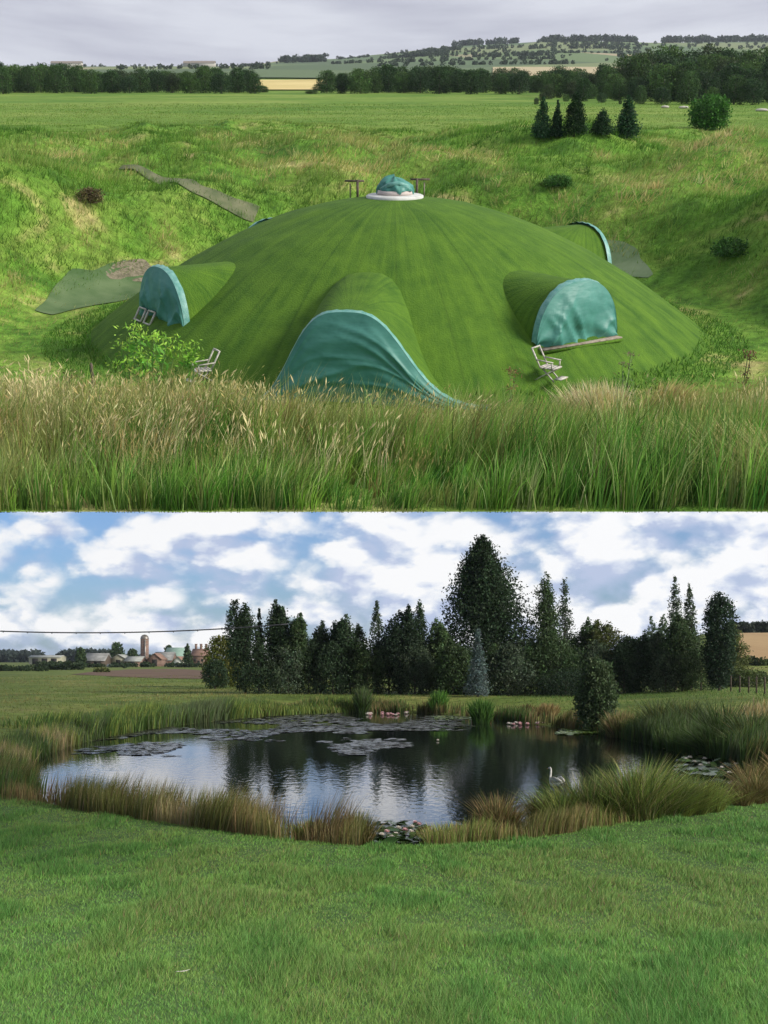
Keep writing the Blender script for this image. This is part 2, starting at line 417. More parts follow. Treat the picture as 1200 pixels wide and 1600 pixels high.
def uz(py, y):                                   # local height that shows at row py, at local distance y
    return y*math.tan(math.atan((HZ-py)/F)-TH)
def UM(p, rz=0, s=1): return UP @ Matrix.Translation(p) @ Matrix.Rotation(rz, 4, 'Z') @ Matrix.Scale(s, 4)
def LM(p, rz=0, s=1): return Matrix.Translation(p) @ Matrix.Rotation(rz, 4, 'Z') @ Matrix.Scale(s, 4)

# ------------------------------------------------------------------ ground materials
def ground_mat(name, stops, scale1, scale2, bs=.6, bd=.08, vec=None, mottle=.5):
    m, nt, b = nmat(name); N = nt.nodes.new; L = nt.links.new
    tc = N('ShaderNodeTexCoord'); src = tc.outputs['Object']
    if vec:
        mp = N('ShaderNodeMapping'); mp.inputs['Scale'].default_value = vec; L(src, mp.inputs[0]); src = mp.outputs[0]
    n1 = N('ShaderNodeTexNoise'); n1.inputs['Scale'].default_value = scale1; n1.inputs['Detail'].default_value = 6; n1.inputs['Roughness'].default_value = .6; n1.inputs['Distortion'].default_value = .6
    n2 = N('ShaderNodeTexNoise'); n2.inputs['Scale'].default_value = scale2; n2.inputs['Detail'].default_value = 6; n2.inputs['Roughness'].default_value = .7
    L(src, n1.inputs['Vector']); L(src, n2.inputs['Vector'])
    r = N('ShaderNodeValToRGB'); L(n1.outputs['Fac'], r.inputs[0])
    els = r.color_ramp.elements
    for i, (p, c) in enumerate(stops):
        e = els[i] if i < 2 else els.new(p)
        e.position = p; e.color = (*c, 1)
    mv = N('ShaderNodeMapRange'); L(n2.outputs['Fac'], mv.inputs['Value']); mv.inputs['From Min'].default_value = .3; mv.inputs['From Max'].default_value = .7
    mv.inputs['To Min'].default_value = 1-mottle; mv.inputs['To Max'].default_value = 1+mottle
    mm = N('ShaderNodeVectorMath'); mm.operation = 'SCALE'; L(r.outputs[0], mm.inputs[0]); L(mv.outputs[0], mm.inputs['Scale'])
    L(mm.outputs[0], b.inputs['Base Color']); setp(b, Roughness=.9); b.inputs['Specular IOR Level'].default_value = .15
    u = N('ShaderNodeBump'); u.inputs['Strength'].default_value = bs; u.inputs['Distance'].default_value = bd
    L(n2.outputs['Fac'], u.inputs['Height']); L(u.outputs[0], b.inputs['Normal'])
    return m
G1, G2, G3, GT = (.060, .145, .018), (.115, .24, .028), (.18, .28, .045), (.40, .36, .14)
M_UGND = ground_mat('meadow_turf', [(.34, G1), (.66, GT), (.45, G2), (.56, G3)], .30, 2.2, .9, .3)
M_LGND = ground_mat('pond_meadow_turf', [(.30, (.075, .12, .024)), (.70, (.24, .23, .075)), (.5, (.14, .19, .04))], .09, 1.1, .6, .1)
M_LAWN = plain('lawn_soil', (.045, .10, .022), (.085, .16, .036), 3, .95)
M_FIELD = ground_mat('bright_field_grass', [(.34, (.085, .175, .022)), (.66, (.20, .27, .055)), (.5, (.125, .215, .030))], .075, .9, .6, .3, vec=(.6, 1.0, 1), mottle=.3)
M_GOLD = plain('ripe_corn', (.50, .40, .15), (.62, .50, .21), .05, .95, vec=(1, .3, 1))
M_PATH = plain('worn_path', (.08, .105, .045), (.16, .165, .09), 1.3, .95, .4, .03)
M_CONC = plain('concrete_path', (.05, .10, .03), (.10, .15, .062), .9, .85, .2, .02)
M_CONC2 = plain('pale_concrete_path', (.10, .16, .065), (.18, .235, .125), .9, .85, .2, .02)
M_RUBBLE = plain('rubble', (.09, .085, .05), (.22, .19, .13), 9, .95, .6, .03)
M_PLOUGH = plain('ploughed_soil', (.12, .072, .048), (.19, .12, .08), .35, .95, .5, .1, vec=(.4, 1, 1))

def wedge(y0, y1, ny, u, nu, zf, pad=2.):
    y = np.geomspace(y0, y1, ny)[:, None]*np.ones((1, nu)); k = np.linspace(-u, u, nu)[None]
    x = k*(y+pad); z = zf(x, y); return np.stack([x, y, z], -1)
# --- dome meadow ground
P = wedge(12.15, 2600, 360, .35, 160, zu)
m = MB().grid(P)
ug = tag(obj('meadow_ground', m.mesh('meadow_ground', True), M_UGND, M=UP), kind='structure')
def hill_mat():
    m, nt, b = nmat('patchwork_hill'); N = nt.nodes.new; L = nt.links.new
    tc = N('ShaderNodeTexCoord'); mp = N('ShaderNodeMapping'); mp.inputs['Scale'].default_value = (.009, .0032, 0); mp.inputs['Rotation'].default_value = (0, 0, .25); L(tc.outputs['Object'], mp.inputs[0])
    v = N('ShaderNodeTexVoronoi'); v.inputs['Scale'].default_value = 1.0; L(mp.outputs[0], v.inputs['Vector'])
    sp = N('ShaderNodeSeparateColor'); L(v.outputs['Color'], sp.inputs[0])
    r = N('ShaderNodeValToRGB'); r.color_ramp.interpolation = 'CONSTANT'; L(sp.outputs[0], r.inputs[0])
    cs = [(0, (.065, .11, .04)), (.22, (.11, .17, .055)), (.42, (.075, .13, .045)), (.60, (.16, .20, .075)), (.76, (.25, .23, .12)), (.86, (.09, .14, .05)), (.95, (.34, .28, .16))]
    for i, (p, c) in enumerate(cs):
        e = r.color_ramp.elements[i] if i < 2 else r.color_ramp.elements.new(p); e.position = p; e.color = (*c, 1)
    L(r.outputs[0], b.inputs['Base Color']); setp(b, Roughness=.95)
    return m
M_HILL = hill_mat()
P = wedge(520, 2600, 110, .35, 190, lambda x, y: zu(x, y)+.5)
tag(obj('hill', MB().grid(P).mesh('hill', True), M_HILL, M=UP), kind='structure')
P = wedge(84, 300, 90, .35, 110, lambda x, y: zu(x, y)+.05)
P[6, :, 2] -= .3
tag(obj('hay_field', MB().grid(P[6:]).mesh('hay_field', True), M_FIELD, M=UP), kind='structure')
def u_sheet(name, pts, w, mat, dz=.02, nu=5):
    """a strip following the ground"""
    pts = np.array(pts, float); t = np.linspace(0, len(pts)-1, (len(pts)-1)*10+1)
    cx = np.interp(t, range(len(pts)), pts[:, 0]); cy = np.interp(t, range(len(pts)), pts[:, 1]); ww = np.interp(t, range(len(pts)), w)
    k = np.ones(7)/7; 
    cx2 = np.convolve(np.pad(cx, 3, 'edge'), k, 'valid'); cy2 = np.convolve(np.pad(cy, 3, 'edge'), k, 'valid')
    tx = np.gradient(cx2); ty = np.gradient(cy2); l = np.hypot(tx, ty); nx, ny = -ty/l, tx/l
    s = np.linspace(-.5, .5, nu)[None]
    wob = ww[:, None]*(1+.5*(fbm(t*1.2+s[0, :1]*0, t*0+3, 3, 3)[:, None]-.5)+.22*(vnoise(t[:, None]*2.3+np.sign(s)*7, 0*t[:, None]+s*0, 8)-.5))
    x = cx2[:, None]+nx[:, None]*s*wob; y = cy2[:, None]+ny[:, None]*s*wob
    z = zu(x, y)+dz
    return tag(obj(name, MB().grid(np.stack([x, y, z], -1)).mesh(name, True), mat, M=UP), kind='structure')
def upt(px, y): p = UL(px, y); return (p.x, p.y)
def uit(px, py): p = UI(px, py, False); return (p.x, p.y)
PATH1 = [uit(185, 262), uit(235, 274), uit(300, 296), uit(360, 320), uit(405, 338)]
PATH2 = [uit(62, 492), uit(120, 470), uit(175, 452), uit(240, 437)]
PATH3 = [uit(890, 392), uit(945, 404), uit(980, 416), uit(1020, 434)]
u_sheet('path', PATH1, [.3, .6, .8, .9, .9], M_PATH, .05)
u_sheet('concrete_path', PATH2, [.6, 1.7, 2.3, 2.3], M_CONC, .03)
u_sheet('concrete_path', PATH3, [1.6, 1.6, 1.1, .2], M_CONC2, .03)
u_sheet('rubble_strip', [uit(165, 434), uit(195, 428), uit(245, 422)], [.3, 1.0, .9], M_RUBBLE, .04)
P = np.stack([np.array([[*upt(px, y), 0] for px in np.linspace(380, 520, 14)]) for y in np.linspace(262, 470, 12)])
P[..., 2] = zu(P[..., 0], P[..., 1])+.25
tag(obj('corn_field', MB().grid(P).mesh('corn_field', True), M_GOLD, M=UP), kind='structure')
P = np.stack([np.array([[*upt(px, y), 0] for px in np.linspace(770, 985, 14)]) for y in np.linspace(560, 900, 12)])
P[..., 2] = zu(P[..., 0], P[..., 1])+.9
tag(obj('corn_field', MB().grid(P).mesh('corn_field', True), plain('stubble', (.40, .33, .19), (.50, .42, .25), .04, .95), M=UP), kind='structure')

# --- pond meadow ground and water
P = wedge(4.0, 2600, 340, .72, 260, lambda x, y: zl(x, y))
lg_me = MB().grid(P).mesh('ground', True)
lg = tag(obj('ground', lg_me, M_LGND), kind='structure')
M_MUD = plain('pond_mud', (.012, .012, .009), (.03, .028, .02), 4, .9)
lg_me.materials.append(M_LAWN)
mi = np.zeros(len(lg_me.polygons), np.int32)
cc = (P[:-1, :-1]+P[1:, 1:])/2; sdc = pond_sd(cc[..., 0], cc[..., 1])
lawn = ((cc[..., 1] < 34) & (sdc > .5) & (cc[..., 1] < 23+np.abs(cc[..., 0])*1.1)).ravel()
lg_me.polygons.foreach_set('material_index', np.where(lawn, 1, 0).astype(np.int32))
def water_mat():
    m, nt, b = nmat('pond_water'); N = nt.nodes.new; L = nt.links.new
    setp(b, Roughness=.03, IOR=1.33); b.inputs['Base Color'].default_value = (.010, .013, .012, 1); b.inputs['Specular IOR Level'].default_value = .5
    tc = N('ShaderNodeTexCoord'); mp = N('ShaderNodeMapping'); mp.inputs['Scale'].default_value = (1, .42, 1); L(tc.outputs['Object'], mp.inputs[0])
    n = N('ShaderNodeTexNoise'); n.inputs['Scale'].default_value = 5.2; n.inputs['Detail'].default_value = 3; L(mp.outputs[0], n.inputs['Vector'])
    n2 = N('ShaderNodeTexNoise'); n2.inputs['Scale'].default_value = .10; n2.inputs['Detail'].default_value = 2; L(tc.outputs['Object'], n2.inputs['Vector'])
    mr = N('ShaderNodeMapRange'); L(n2.outputs['Fac'], mr.inputs['Value']); mr.inputs['From Min'].default_value = .35; mr.inputs['From Max'].default_value = .6; mr.inputs['To Min'].default_value = .25; mr.inputs['To Max'].default_value = 1
    mu = N('ShaderNodeMath'); mu.operation = 'MULTIPLY'; L(n.outputs['Fac'], mu.inputs[0]); L(mr.outputs[0], mu.inputs[1])
    u = N('ShaderNodeBump'); u.inputs['Strength'].default_value = .5; u.inputs['Distance'].default_value = .018
    L(mu.outputs[0], u.inputs['Height']); L(u.outputs[0], b.inputs['Normal'])
    return m
x0, x1, y0, y1 = POND[:, 0].min()-.6, POND[:, 0].max()+.6, POND[:, 1].min()-.6, POND[:, 1].max()+.8
wm = MB().add([(x0, y0, 0), (x1, y0, 0), (x1, y1, 0), (x0, y1, 0)], [[0, 1, 2, 3]])
tag(obj('pond_water', wm.mesh('pond_water'), water_mat()), kind='structure')
def l_sheet(name, imgpts, mat, dz=.03, nu=10):
    a, b = imgpts
    t = np.linspace(0, 1, 14)
    pa = [(np.interp(t, np.linspace(0, 1, len(a)), [q[k] for q in a])) for k in (0, 1)]
    pb = [(np.interp(t, np.linspace(0, 1, len(b)), [q[k] for q in b])) for k in (0, 1)]
    s = np.linspace(0, 1, nu)[None]
    d = pa[1][:, None]*(1-s)+pb[1][:, None]*s; px = pa[0][:, None]*(1-s)+pb[0][:, None]*s
    x = (px-600)/F*d; z = zl(x, d)+dz
    return tag(obj(name, MB().grid(np.stack([x, d, z], -1)).mesh(name, True), mat), kind='structure')
l_sheet('ploughed_field', ([(110, 205), (180, 180), (260, 165), (350, 160)], [(150, 250), (200, 300), (270, 330), (340, 250)]), M_PLOUGH, .05)
l_sheet('corn_field', ([(1138, 190), (1215, 190)], [(1138, 335), (1235, 335)]), plain('stubble_right', (.42, .27, .13), (.52, .36, .18), .06, .95, vec=(1, .2, 1)), .12, 24)

# ================================================================== DOME MEADOW: the turf dome
def dome_prof(q):
    q = np.clip(q, 0, 1.0); return DH*np.cos(PI/2*q)**.92
def turf_mat():
    m, nt, b = nmat('artificial_turf'); N = nt.nodes.new; L = nt.links.new
    tc = N('ShaderNodeTexCoord'); sp = N('ShaderNodeSeparateXYZ'); L(tc.outputs['Object'], sp.inputs[0])
    at = N('ShaderNodeMath'); at.operation = 'ARCTAN2'; L(sp.outputs['X'], at.inputs[0]); L(sp.outputs['Y'], at.inputs[1])
    ml = N('ShaderNodeVectorMath'); ml.operation = 'LENGTH'; L(tc.outputs['Object'], ml.inputs[0])
    cb = N('ShaderNodeCombineXYZ'); a6 = N('ShaderNodeMath'); a6.operation = 'MULTIPLY'; a6.inputs[1].default_value = 9; L(at.outputs[0], a6.inputs[0])
    r6 = N('ShaderNodeMath'); r6.operation = 'MULTIPLY'; r6.inputs[1].default_value = .16; L(ml.outputs['Value'], r6.inputs[0])
    L(a6.outputs[0], cb.inputs[0]); L(r6.outputs[0], cb.inputs[1])
    n = N('ShaderNodeTexNoise'); n.inputs['Scale'].default_value = 2.3; n.inputs['Detail'].default_value = 5; n.inputs['Roughness'].default_value = .66; L(cb.outputs[0], n.inputs['Vector'])
    n2 = N('ShaderNodeTexNoise'); n2.inputs['Scale'].default_value = 1.3; n2.inputs['Detail'].default_value = 8; n2.inputs['Roughness'].default_value = .72; L(tc.outputs['Object'], n2.inputs['Vector'])
    ad = N('ShaderNodeMath'); ad.operation = 'ADD'; L(n.outputs['Fac'], ad.inputs[0]); L(n2.outputs['Fac'], ad.inputs[1])
    r = N('ShaderNodeValToRGB'); dv = N('ShaderNodeMath'); dv.operation = 'MULTIPLY'; dv.inputs[1].default_value = .5; L(ad.outputs[0], dv.inputs[0]); L(dv.outputs[0], r.inputs[0])
    e = r.color_ramp.elements; e[0].position = .38; e[0].color = (.034, .094, .006, 1); e[1].position = .63; e[1].color = (.094, .185, .013, 1)
    # narrow seams between the strips of turf
    sm = N('ShaderNodeMath'); sm.operation = 'MULTIPLY'; sm.inputs[1].default_value = 34/(2*PI); L(at.outputs[0], sm.inputs[0])
    fr = N('ShaderNodeMath'); fr.operation = 'PINGPONG'; fr.inputs[1].default_value = .5; L(sm.outputs[0], fr.inputs[0])
    lt = N('ShaderNodeMapRange'); lt.inputs['From Min'].default_value = 0; lt.inputs['From Max'].default_value = .035; lt.inputs['To Min'].default_value = .80; lt.inputs['To Max'].default_value = 1; L(fr.outputs[0], lt.inputs['Value'])
    sc = N('ShaderNodeVectorMath'); sc.operation = 'SCALE'; L(r.outputs[0], sc.inputs[0]); L(lt.outputs[0], sc.inputs['Scale'])
    L(sc.outputs[0], b.inputs['Base Color']); setp(b, Roughness=.8); b.inputs['Specular IOR Level'].default_value = .2
    n3 = N('ShaderNodeTexNoise'); n3.inputs['Scale'].default_value = 26; n3.inputs['Detail'].default_value = 4; L(tc.outputs['Object'], n3.inputs['Vector'])
    u = N('ShaderNodeBump'); u.inputs['Strength'].default_value = .6; u.inputs['Distance'].default_value = .05; L(n3.outputs['Fac'], u.inputs['Height']); L(u.outputs[0], b.inputs['Normal'])
    return m
M_TURF = turf_mat()
dome = thing('turf_dome', 'large low dome building covered in mown turf in the grassy hollow', 'dome', UM((DC[0], DC[1], DZ)))
q = np.linspace(0, 1.0, 70)[:, None]; a = np.linspace(0, 2*PI, 181)[None]
R = DR*q*(1+.012*np.sin(a*3+1)); zz = dome_prof(q)+0*a+.06*(fbm(np.cos(a)*q*9+20, np.sin(a)*q*9+20, 4, 3)-.5)*sstep(0, .3, q)
# skirt flares onto the ground
zz = np.maximum(zz, 0)+.0
P = np.stack([R*np.cos(a), R*np.sin(a), zz+0*a], -1)
sk = np.stack([(DR*1.07)*np.cos(a), (DR*1.07)*np.sin(a), -.12+0*a], -1)
obj('dome_shell', MB().grid(np.concatenate([P, sk], 0)).mesh('dome_shell', True), M_TURF, dome)

def frame_at(az, r, z):
    """matrix inside the dome: x = sideways (to the viewer's right of the opening), y = inward, z = up"""
    c = Vector((math.sin(az)*r, -math.cos(az)*r, z))
    return Matrix.Translation(c) @ Matrix.Rotation(az, 4, 'Z')
def arch_win(w, h):
    return lambda s: h*np.clip(1-np.abs(s/w)**2.3, 0, 1)**(1/2.1)
def bell(h, a):
    return lambda s: np.where(s > 0, h*(.88*np.exp(-(np.abs(s)/(a*1.08))**2.7)+.12*np.exp(-(np.abs(s)/2.5)**4)), h*np.exp(-(np.abs(s)/(a*1.10))**3.6))
def hood(fr, arch, w, depth, flare=0.0, rise=0.0):
    """vault running back into the dome"""
    s = np.sin(np.linspace(-PI/2, PI/2, 41))*w; y = np.linspace(0.02, depth, 22)
    S, Y = np.meshgrid(s, y)
    Z = arch(S)*(1+rise*sstep(0, .6, Y/depth))
    # eaves drop behind the edge so that the vault meets the slope
    P = np.stack([S*(1+flare*Y/depth), Y, Z-.0], -1)
    lo = P.copy()[:, [0, -1]]; lo[..., 2] -= 1.2
    P = np.concatenate([lo[:, :1], P, lo[:, 1:]], 1)
    o = obj('hood', MB().grid(P).mesh('hood', True), M_TURF, dome); o.matrix_local = fr
    return o
def sheet_cloth(arch, w, folds, ns=60, nt=34, wrap=.3, bottom=None, base=-.05, out=.05, bulge=.1):
    s = np.sin(np.linspace(-PI/2, PI/2, ns))*w; t = np.linspace(0, 1, nt)
    S, T = np.meshgrid(s, t); A = np.maximum(arch(S), .06)
    b = bottom(S) if bottom else 0*S+base
    Z = b+T*(A-b)
    edge = np.minimum(1-T, 1)*1.0
    D = out+bulge*np.sin(PI*np.clip(T, 0, 1))*np.clip(1-(S/w)**2, 0, 1)+folds(S/w, T)*np.clip(edge*6, .15, 1)
    P = np.stack([S, -D, Z], -1)
    # turned back over the hood
    rows = []
    for k, f in enumerate((.25, .6, 1.0)):
        wv = 1+.25*(vnoise(s*6+3, s*0+k, 2)-.5)
        rows.append(np.stack([s*(1+.012), wrap*f*wv-.0*s, np.maximum(arch(s), .06)+.03+.012*np.sin(s*23+k)], -1))
    return P, np.stack([P[-1]*np.array([1.006, 1, 1])]+rows)
def tarp(name, label, fr, arch, w, folds, rim=True, **k):
    P, Wr = sheet_cloth(arch, w, folds, **k)
    t = thing(name, label, 'tarpaulin', UM((DC[0], DC[1], DZ)) @ fr, None)
    obj('sheet', MB().grid(P).mesh('sheet', True), M_TARP, t)
    obj('turned_edge', MB().grid(Wr).mesh('turned_edge', True), M_TARPRIM, t)
    return t
def folds_win(seed):
    g = np.random.default_rng(seed); A = g.uniform(-1, 1, 12)
    def f(u, t):
        z = 0
        for k in range(6):
            c = A[k]*.9; d = (u-c)+(.7+.3*A[(k+3) % 12])*(t-.05)*(1 if k % 2 else -1)
            z = z+.085*np.exp(-np.abs(d)/.055)*sstep(1.0, .35, t)
        z = z+.05*np.sin(t*9+u*5+seed)*np.exp(-((t-.12)/.2)**2)+.05*(fbm(u*2.2+seed, t*2.4, seed, 3)-.5)*2
        z = z+.035*np.abs(np.sin(u*7+t*5+A[5]*3))*np.exp(-(t/.35)**2)
        return z
    return f
def folds_front(u, t):
    z = .028*np.sin((t+.10*np.cos(u*2.6))*17)*sstep(.95, .6, t)*(.4+.6*fbm(u*2+4, t*2, 8, 2))
    z = z+.045*(fbm(u*2.5+1, t*3, 31, 3)-.5)*2+.03*np.exp(-((t-.18)/.05)**2)
    for k, (a, b, m_, am) in enumerate(((.62, .30, -.25, .05), (.70, .45, -.5, .04), (.50, .2, .18, .05), (.80, .1, -.3, .045), (.35, -.2, .3, .05), (.9, -.3, .45, .04), (.55, -.1, -.12, .04), (.28, .15, .1, .05))):
        z = z+am*1.1*np.exp(-np.abs(t-a-m_*(u-b)-.5*(u-b)**2)/.028)*np.exp(-((u-b)/.35)**2)
    return z
# entrance at the front
fr_f = frame_at(math.radians(-7.0), 8.75, 0)
hood(fr_f, bell(2.05, 1.36), 3.3, 5.6, .10, .16)
tarp('tarpaulin', 'big dark teal tarpaulin closing the front entrance arch of the dome', fr_f @ Matrix.Translation((0, -.03, 0)), bell(2.07, 1.37), 3.1, folds_front, wrap=.07, bottom=lambda s: -.06+0*s, bulge=.12, ns=90, nt=50)
WIN = arch_win(1.30, 1.36)
specs = [(math.radians(36), 7.42, .92, 'shiny teal tarpaulin over the window hood on the right of the dome', 3),
         (math.radians(-56), 7.2, .95, 'creased teal tarpaulin over the window hood on the left side of the dome', 5),
         (math.radians(122), 6.95, 1.15, 'teal tarpaulin edge showing on the hood behind the right shoulder of the dome', 9),
         (math.radians(-146), 7.1, 1.05, 'sliver of teal tarpaulin just past the left shoulder of the dome', 12)]
for az, r, z, lab, sd in specs:
    fr = frame_at(az, r, z)
    hood(fr, WIN, 1.30, 3.4, .05)
    led = MB().box((0, -.05, -.10), (2.66, .50, .07)).box((0, .1, -.35), (2.5, .3, .45))
    o = obj('sill', led.mesh('sill'), M_TURF, dome); o.matrix_local = fr
    o2 = obj('sill_board', MB().box((0, -.13, -.045), (2.62, .34, .03)).mesh('sill_board'), M_WOOD, dome); o2.matrix_local = fr
    tarp('tarpaulin', lab, fr, arch_win(1.34, 1.40), 1.34, folds_win(sd), wrap=.10, base=-.02, out=.06)
# lantern base on top
pl = MB()
pl.tube([(0, 0, DH-.10), (0, 0, DH+.02), (0, 0, DH+.05)], [.80, .80, .74], 36)
obj('roof_plate', pl.mesh('roof_plate'), plain('grey_fibreglass', (.40, .41, .38), (.58, .58, .55), 3, .6), dome)
pl = MB(); pl.tube([(0, 0, DH+.045), (0, 0, DH+.16)], [.50, .47], 28)
obj('roof_collar', pl.mesh('roof_collar'), plain('pinkish_plaster', (.42, .36, .33), (.55, .48, .44), 4, .7), dome)
# tarpaulin bundle on top
t = thing('tarpaulin_bundle', 'small crumpled tarpaulin bundle on the round plate at the top of the dome', 'tarpaulin', UM((DC[0], DC[1], DZ+DH+.16)))
th = np.linspace(0, 2*PI, 49)[None]; v = np.linspace(0, 1, 14)[:, None]
rad = .43*(1-v**2.2)**.5*(.85+.5*(fbm(np.cos(th)*2.2+5+v*2, np.sin(th)*2.2+v*3+5, 6, 3)-.2)+.06*np.sin(th*9+v*5))+.01
hz = .36*v*(.75+.7*(fbm(np.cos(th)*1.5+9, np.sin(th)*1.5+9, 8, 2)-.2))-.12*(1-v)*(np.sin(th*3+.4) > .2)
obj('sheet', MB().grid(np.stack([rad*np.cos(th)*1.05, rad*np.sin(th), hz+0*th], -1)).mesh('sheet', True), M_TARP, t)
obj('fold', MB().tube([(-.4, -.18, .04), (-.16, -.37, .17), (.12, -.35, .2), (.34, -.27, .13), (.46, -.16, .0)], [.03, .06, .07, .06, .03], 7).mesh('fold', True), M_TARPRIM, t)
# timber frames behind the top
for px, lab, sgn in ((554, 'weathered timber post frame just left of the plate on the dome top', 1), (656, 'weathered timber post frame just right of the plate on the dome top', -1)):
    x = (px-600)/F*uf(37.2, -3.2)
    base = Vector((x, 37.0, DZ+float(dome_prof(np.array(math.hypot(x-DC[0], 1.0)/DR)))-.05))
    t = thing('timber_frame', lab, 'frame', UM(base))
    obj('post', MB().box((.09*sgn, 0, .24), (.07, .07, .56)).mesh('post'), M_DARKWOOD, t)
    obj('post', MB().box((-.12*sgn, .05, .2), (.035, .035, .42)).mesh('post'), M_WOOD, t)
    obj('crossbar', MB().box((0, .02, .49), (.55, .05, .05)).mesh('crossbar'), M_DARKWOOD, t)

# chairs ------------------------------------------------------------
def chair(label, M, s=1.0):
    t = thing('garden_chair', label, 'chair', M @ Matrix.Scale(.85, 4))
    W = .42
    b = MB(); 
    p = lambda x, y, z: (x, y, z)
    for x in (-W/2, W/2): b.bar((x, .08, .34), (x, .38, .86), .045, .03)
    b.bar((-W/2, .37, .845), (W/2, .37, .845), .045, .03); b.bar((-W/2, .10, .37), (W/2, .10, .37), .04, .03)
    obj('backrest', b.mesh('backrest'), M_PALE, t)
    b = MB()
    for k in range(4): b.box((0, .05-.115*k, .355), (W+.06, .095, .03))
    obj('seat', b.mesh('seat'), M_PALE, t)
    for sx in (-1, 1):
        obj('leg', MB().bar((sx*W/2, -.32, .34), (sx*W/2, .22, .0), .035, .03).mesh('leg'), M_PALE, t)
        obj('leg', MB().bar((sx*(W/2-.05), .06, .34), (sx*(W/2-.05), -.34, .0), .035, .03).mesh('leg'), M_PALE, t)
        obj('armrest', MB().bar((sx*(W/2+.02), .22, .56), (sx*(W/2+.02), -.30, .53), .05, .025).bar((sx*(W/2+.02), -.27, .53), (sx*(W/2+.02), -.27, .35), .035, .03).mesh('armrest'), M_PALE, t)
    obj('footrest', MB().box((0, -.46, .1), (W, .2, .03)).bar((0, -.46, .1), (0, -.30, .02), .03).mesh('footrest'), M_PALE, t)
    return t
def ground_chair(px, y, rz, lab, tilt=0):
    p = UI(px, y)
    return chair(lab, UP @ Matrix.Translation(p) @ Matrix.Rotation(rz, 4, 'Z') @ Matrix.Rotation(tilt, 4, 'X'))
ground_chair(322, 598, math.radians(-62), 'weathered white garden chair in the long grass left of the entrance')
ground_chair(853, 594, math.radians(55), 'weathered white garden chair on the grass below the right window hood')
frl = UM((DC[0], DC[1], DZ)) @ frame_at(math.radians(-56), 7.2, .95)
def small_frame(x, lab):
    t = thing('wooden_frame', lab, 'frame', frl @ Matrix.Translation((x, -.36, -.02)) @ Matrix.Rotation(-.55, 4, 'X'))
    w, h = .40, .34
    for a, b in (((-w/2, 0, 0), (w/2, 0, 0)), ((-w/2, 0, h), (w/2, 0, h))): obj('rail', MB().bar(a, b, .05, .04).mesh('rail'), M_PALE, t)
    for x_ in (-w/2, w/2): obj('stile', MB().bar((x_, 0, 0), (x_, 0, h), .05, .04).mesh('stile'), M_PALE, t)
small_frame(-.85, 'small pale open frame leaning at the outer end of the left sill')
small_frame(-.28, 'small pale open frame leaning nearer the middle of the left sill')

# conifers, bush and other single plants of the dome meadow --------------
def cone_env(w, pw=1.0, teeth=0, depth=.25):
    def f(t):
        r = w*(1-t)**pw*min(1, .55+t*6)
        if teeth: r *= 1-depth*((t*teeth) % 1.0)
        return max(r, .02)
    return f
def round_env(w, lo=.35):
    return lambda t: w*max(0.03, (1-abs((t-.45)/.56)**2.2))**.5
def col_env(w, pk=.35):
    return lambda t: w*(min(1, .45+t/pk*.55) if t < pk else max(.04, 1-((t-pk)/(1-pk))**1.9))
def spire_env(w): return lambda t: w*min(1, .5+2*t)*max(.06, (1-t)**.75)
def ovoid(w): return lambda t: w*max(.04, math.sin(PI*min(max(t, .02)**.8*.98+.02, 1)))**.7
DKC = (.020, .052, .016)
def u_tree(name, lab, px, y, top, wpx, envf, col, cat='tree', group=None, seed=1, z0=.05, nc=260, nl=16, **k):
    p = UL(px, y); H = uz(top, y)-p.z; f = uf(y, p.z); w = wpx/2*f/F
    ms = tree_meshes(envf(w), H, z0*H, seed, col, nc, nl, w*.22, max(.055, w*.09), H*.025, 6, w*.6, **k)
    return put_tree(name, lab, ms, UM(p, random.uniform(0, 6)), group, cat)
u_tree('conifer', 'loose dark conifer at the left end of the small group in the field', 846, UI(846, 216).y, 152, 44, lambda w: cone_env(w, .8, 8, .45), (.026, .075, .030), seed=21, droop=.35)
u_tree('conifer', 'thin conifer between the loose one and the dense cone in the field', 869, UI(869, 214).y, 157, 28, lambda w: cone_env(w, .8, 7, .4), (.024, .068, .028), seed=22, droop=.35)
u_tree('conifer', 'dense pointed dark conifer in the middle of the small group', 897, UI(897, 213).y, 145, 40, lambda w: cone_env(w, .62), (.014, .042, .012), seed=23, nc=420, shell=.3)
u_tree('conifer', 'short dark conifer right of the dense cone in the field', 940, UI(940, 212).y, 171, 40, lambda w: cone_env(w, .7, 6, .3), (.018, .052, .018), seed=24)
u_tree('conifer', 'open layered conifer at the right end of the small group', 978, UI(978, 216).y, 150, 58, lambda w: cone_env(w, .85, 9, .5), (.026, .074, .028), seed=25, droop=.3)
u_tree('round_bush', 'bright green round bush alone in the field near the wood', 1107, UI(1107, 203).y, 152, 60, lambda w: round_env(w), (.055, .17, .022), 'bush', seed=26, nc=420, shell=.3, z0=.02)
u_tree('shrub', 'dark green shrub on the right mound behind the dome', 872, UI(872, 292).y, 276, 40, lambda w: round_env(w), (.05, .13, .025), 'shrub', seed=27, nc=140)
u_tree('shrub', 'brownish weed bush on the left bank of the hollow', 142, UI(142, 318).y, 297, 42, lambda w: round_env(w), (.12, .10, .045), 'shrub', seed=28, nc=120)
u_tree('shrub', 'low dark shrub at the far right of the hollow', 1140, UI(1140, 402).y, 376, 60, lambda w: round_env(w), (.05, .13, .025), 'shrub', seed=29, nc=160)
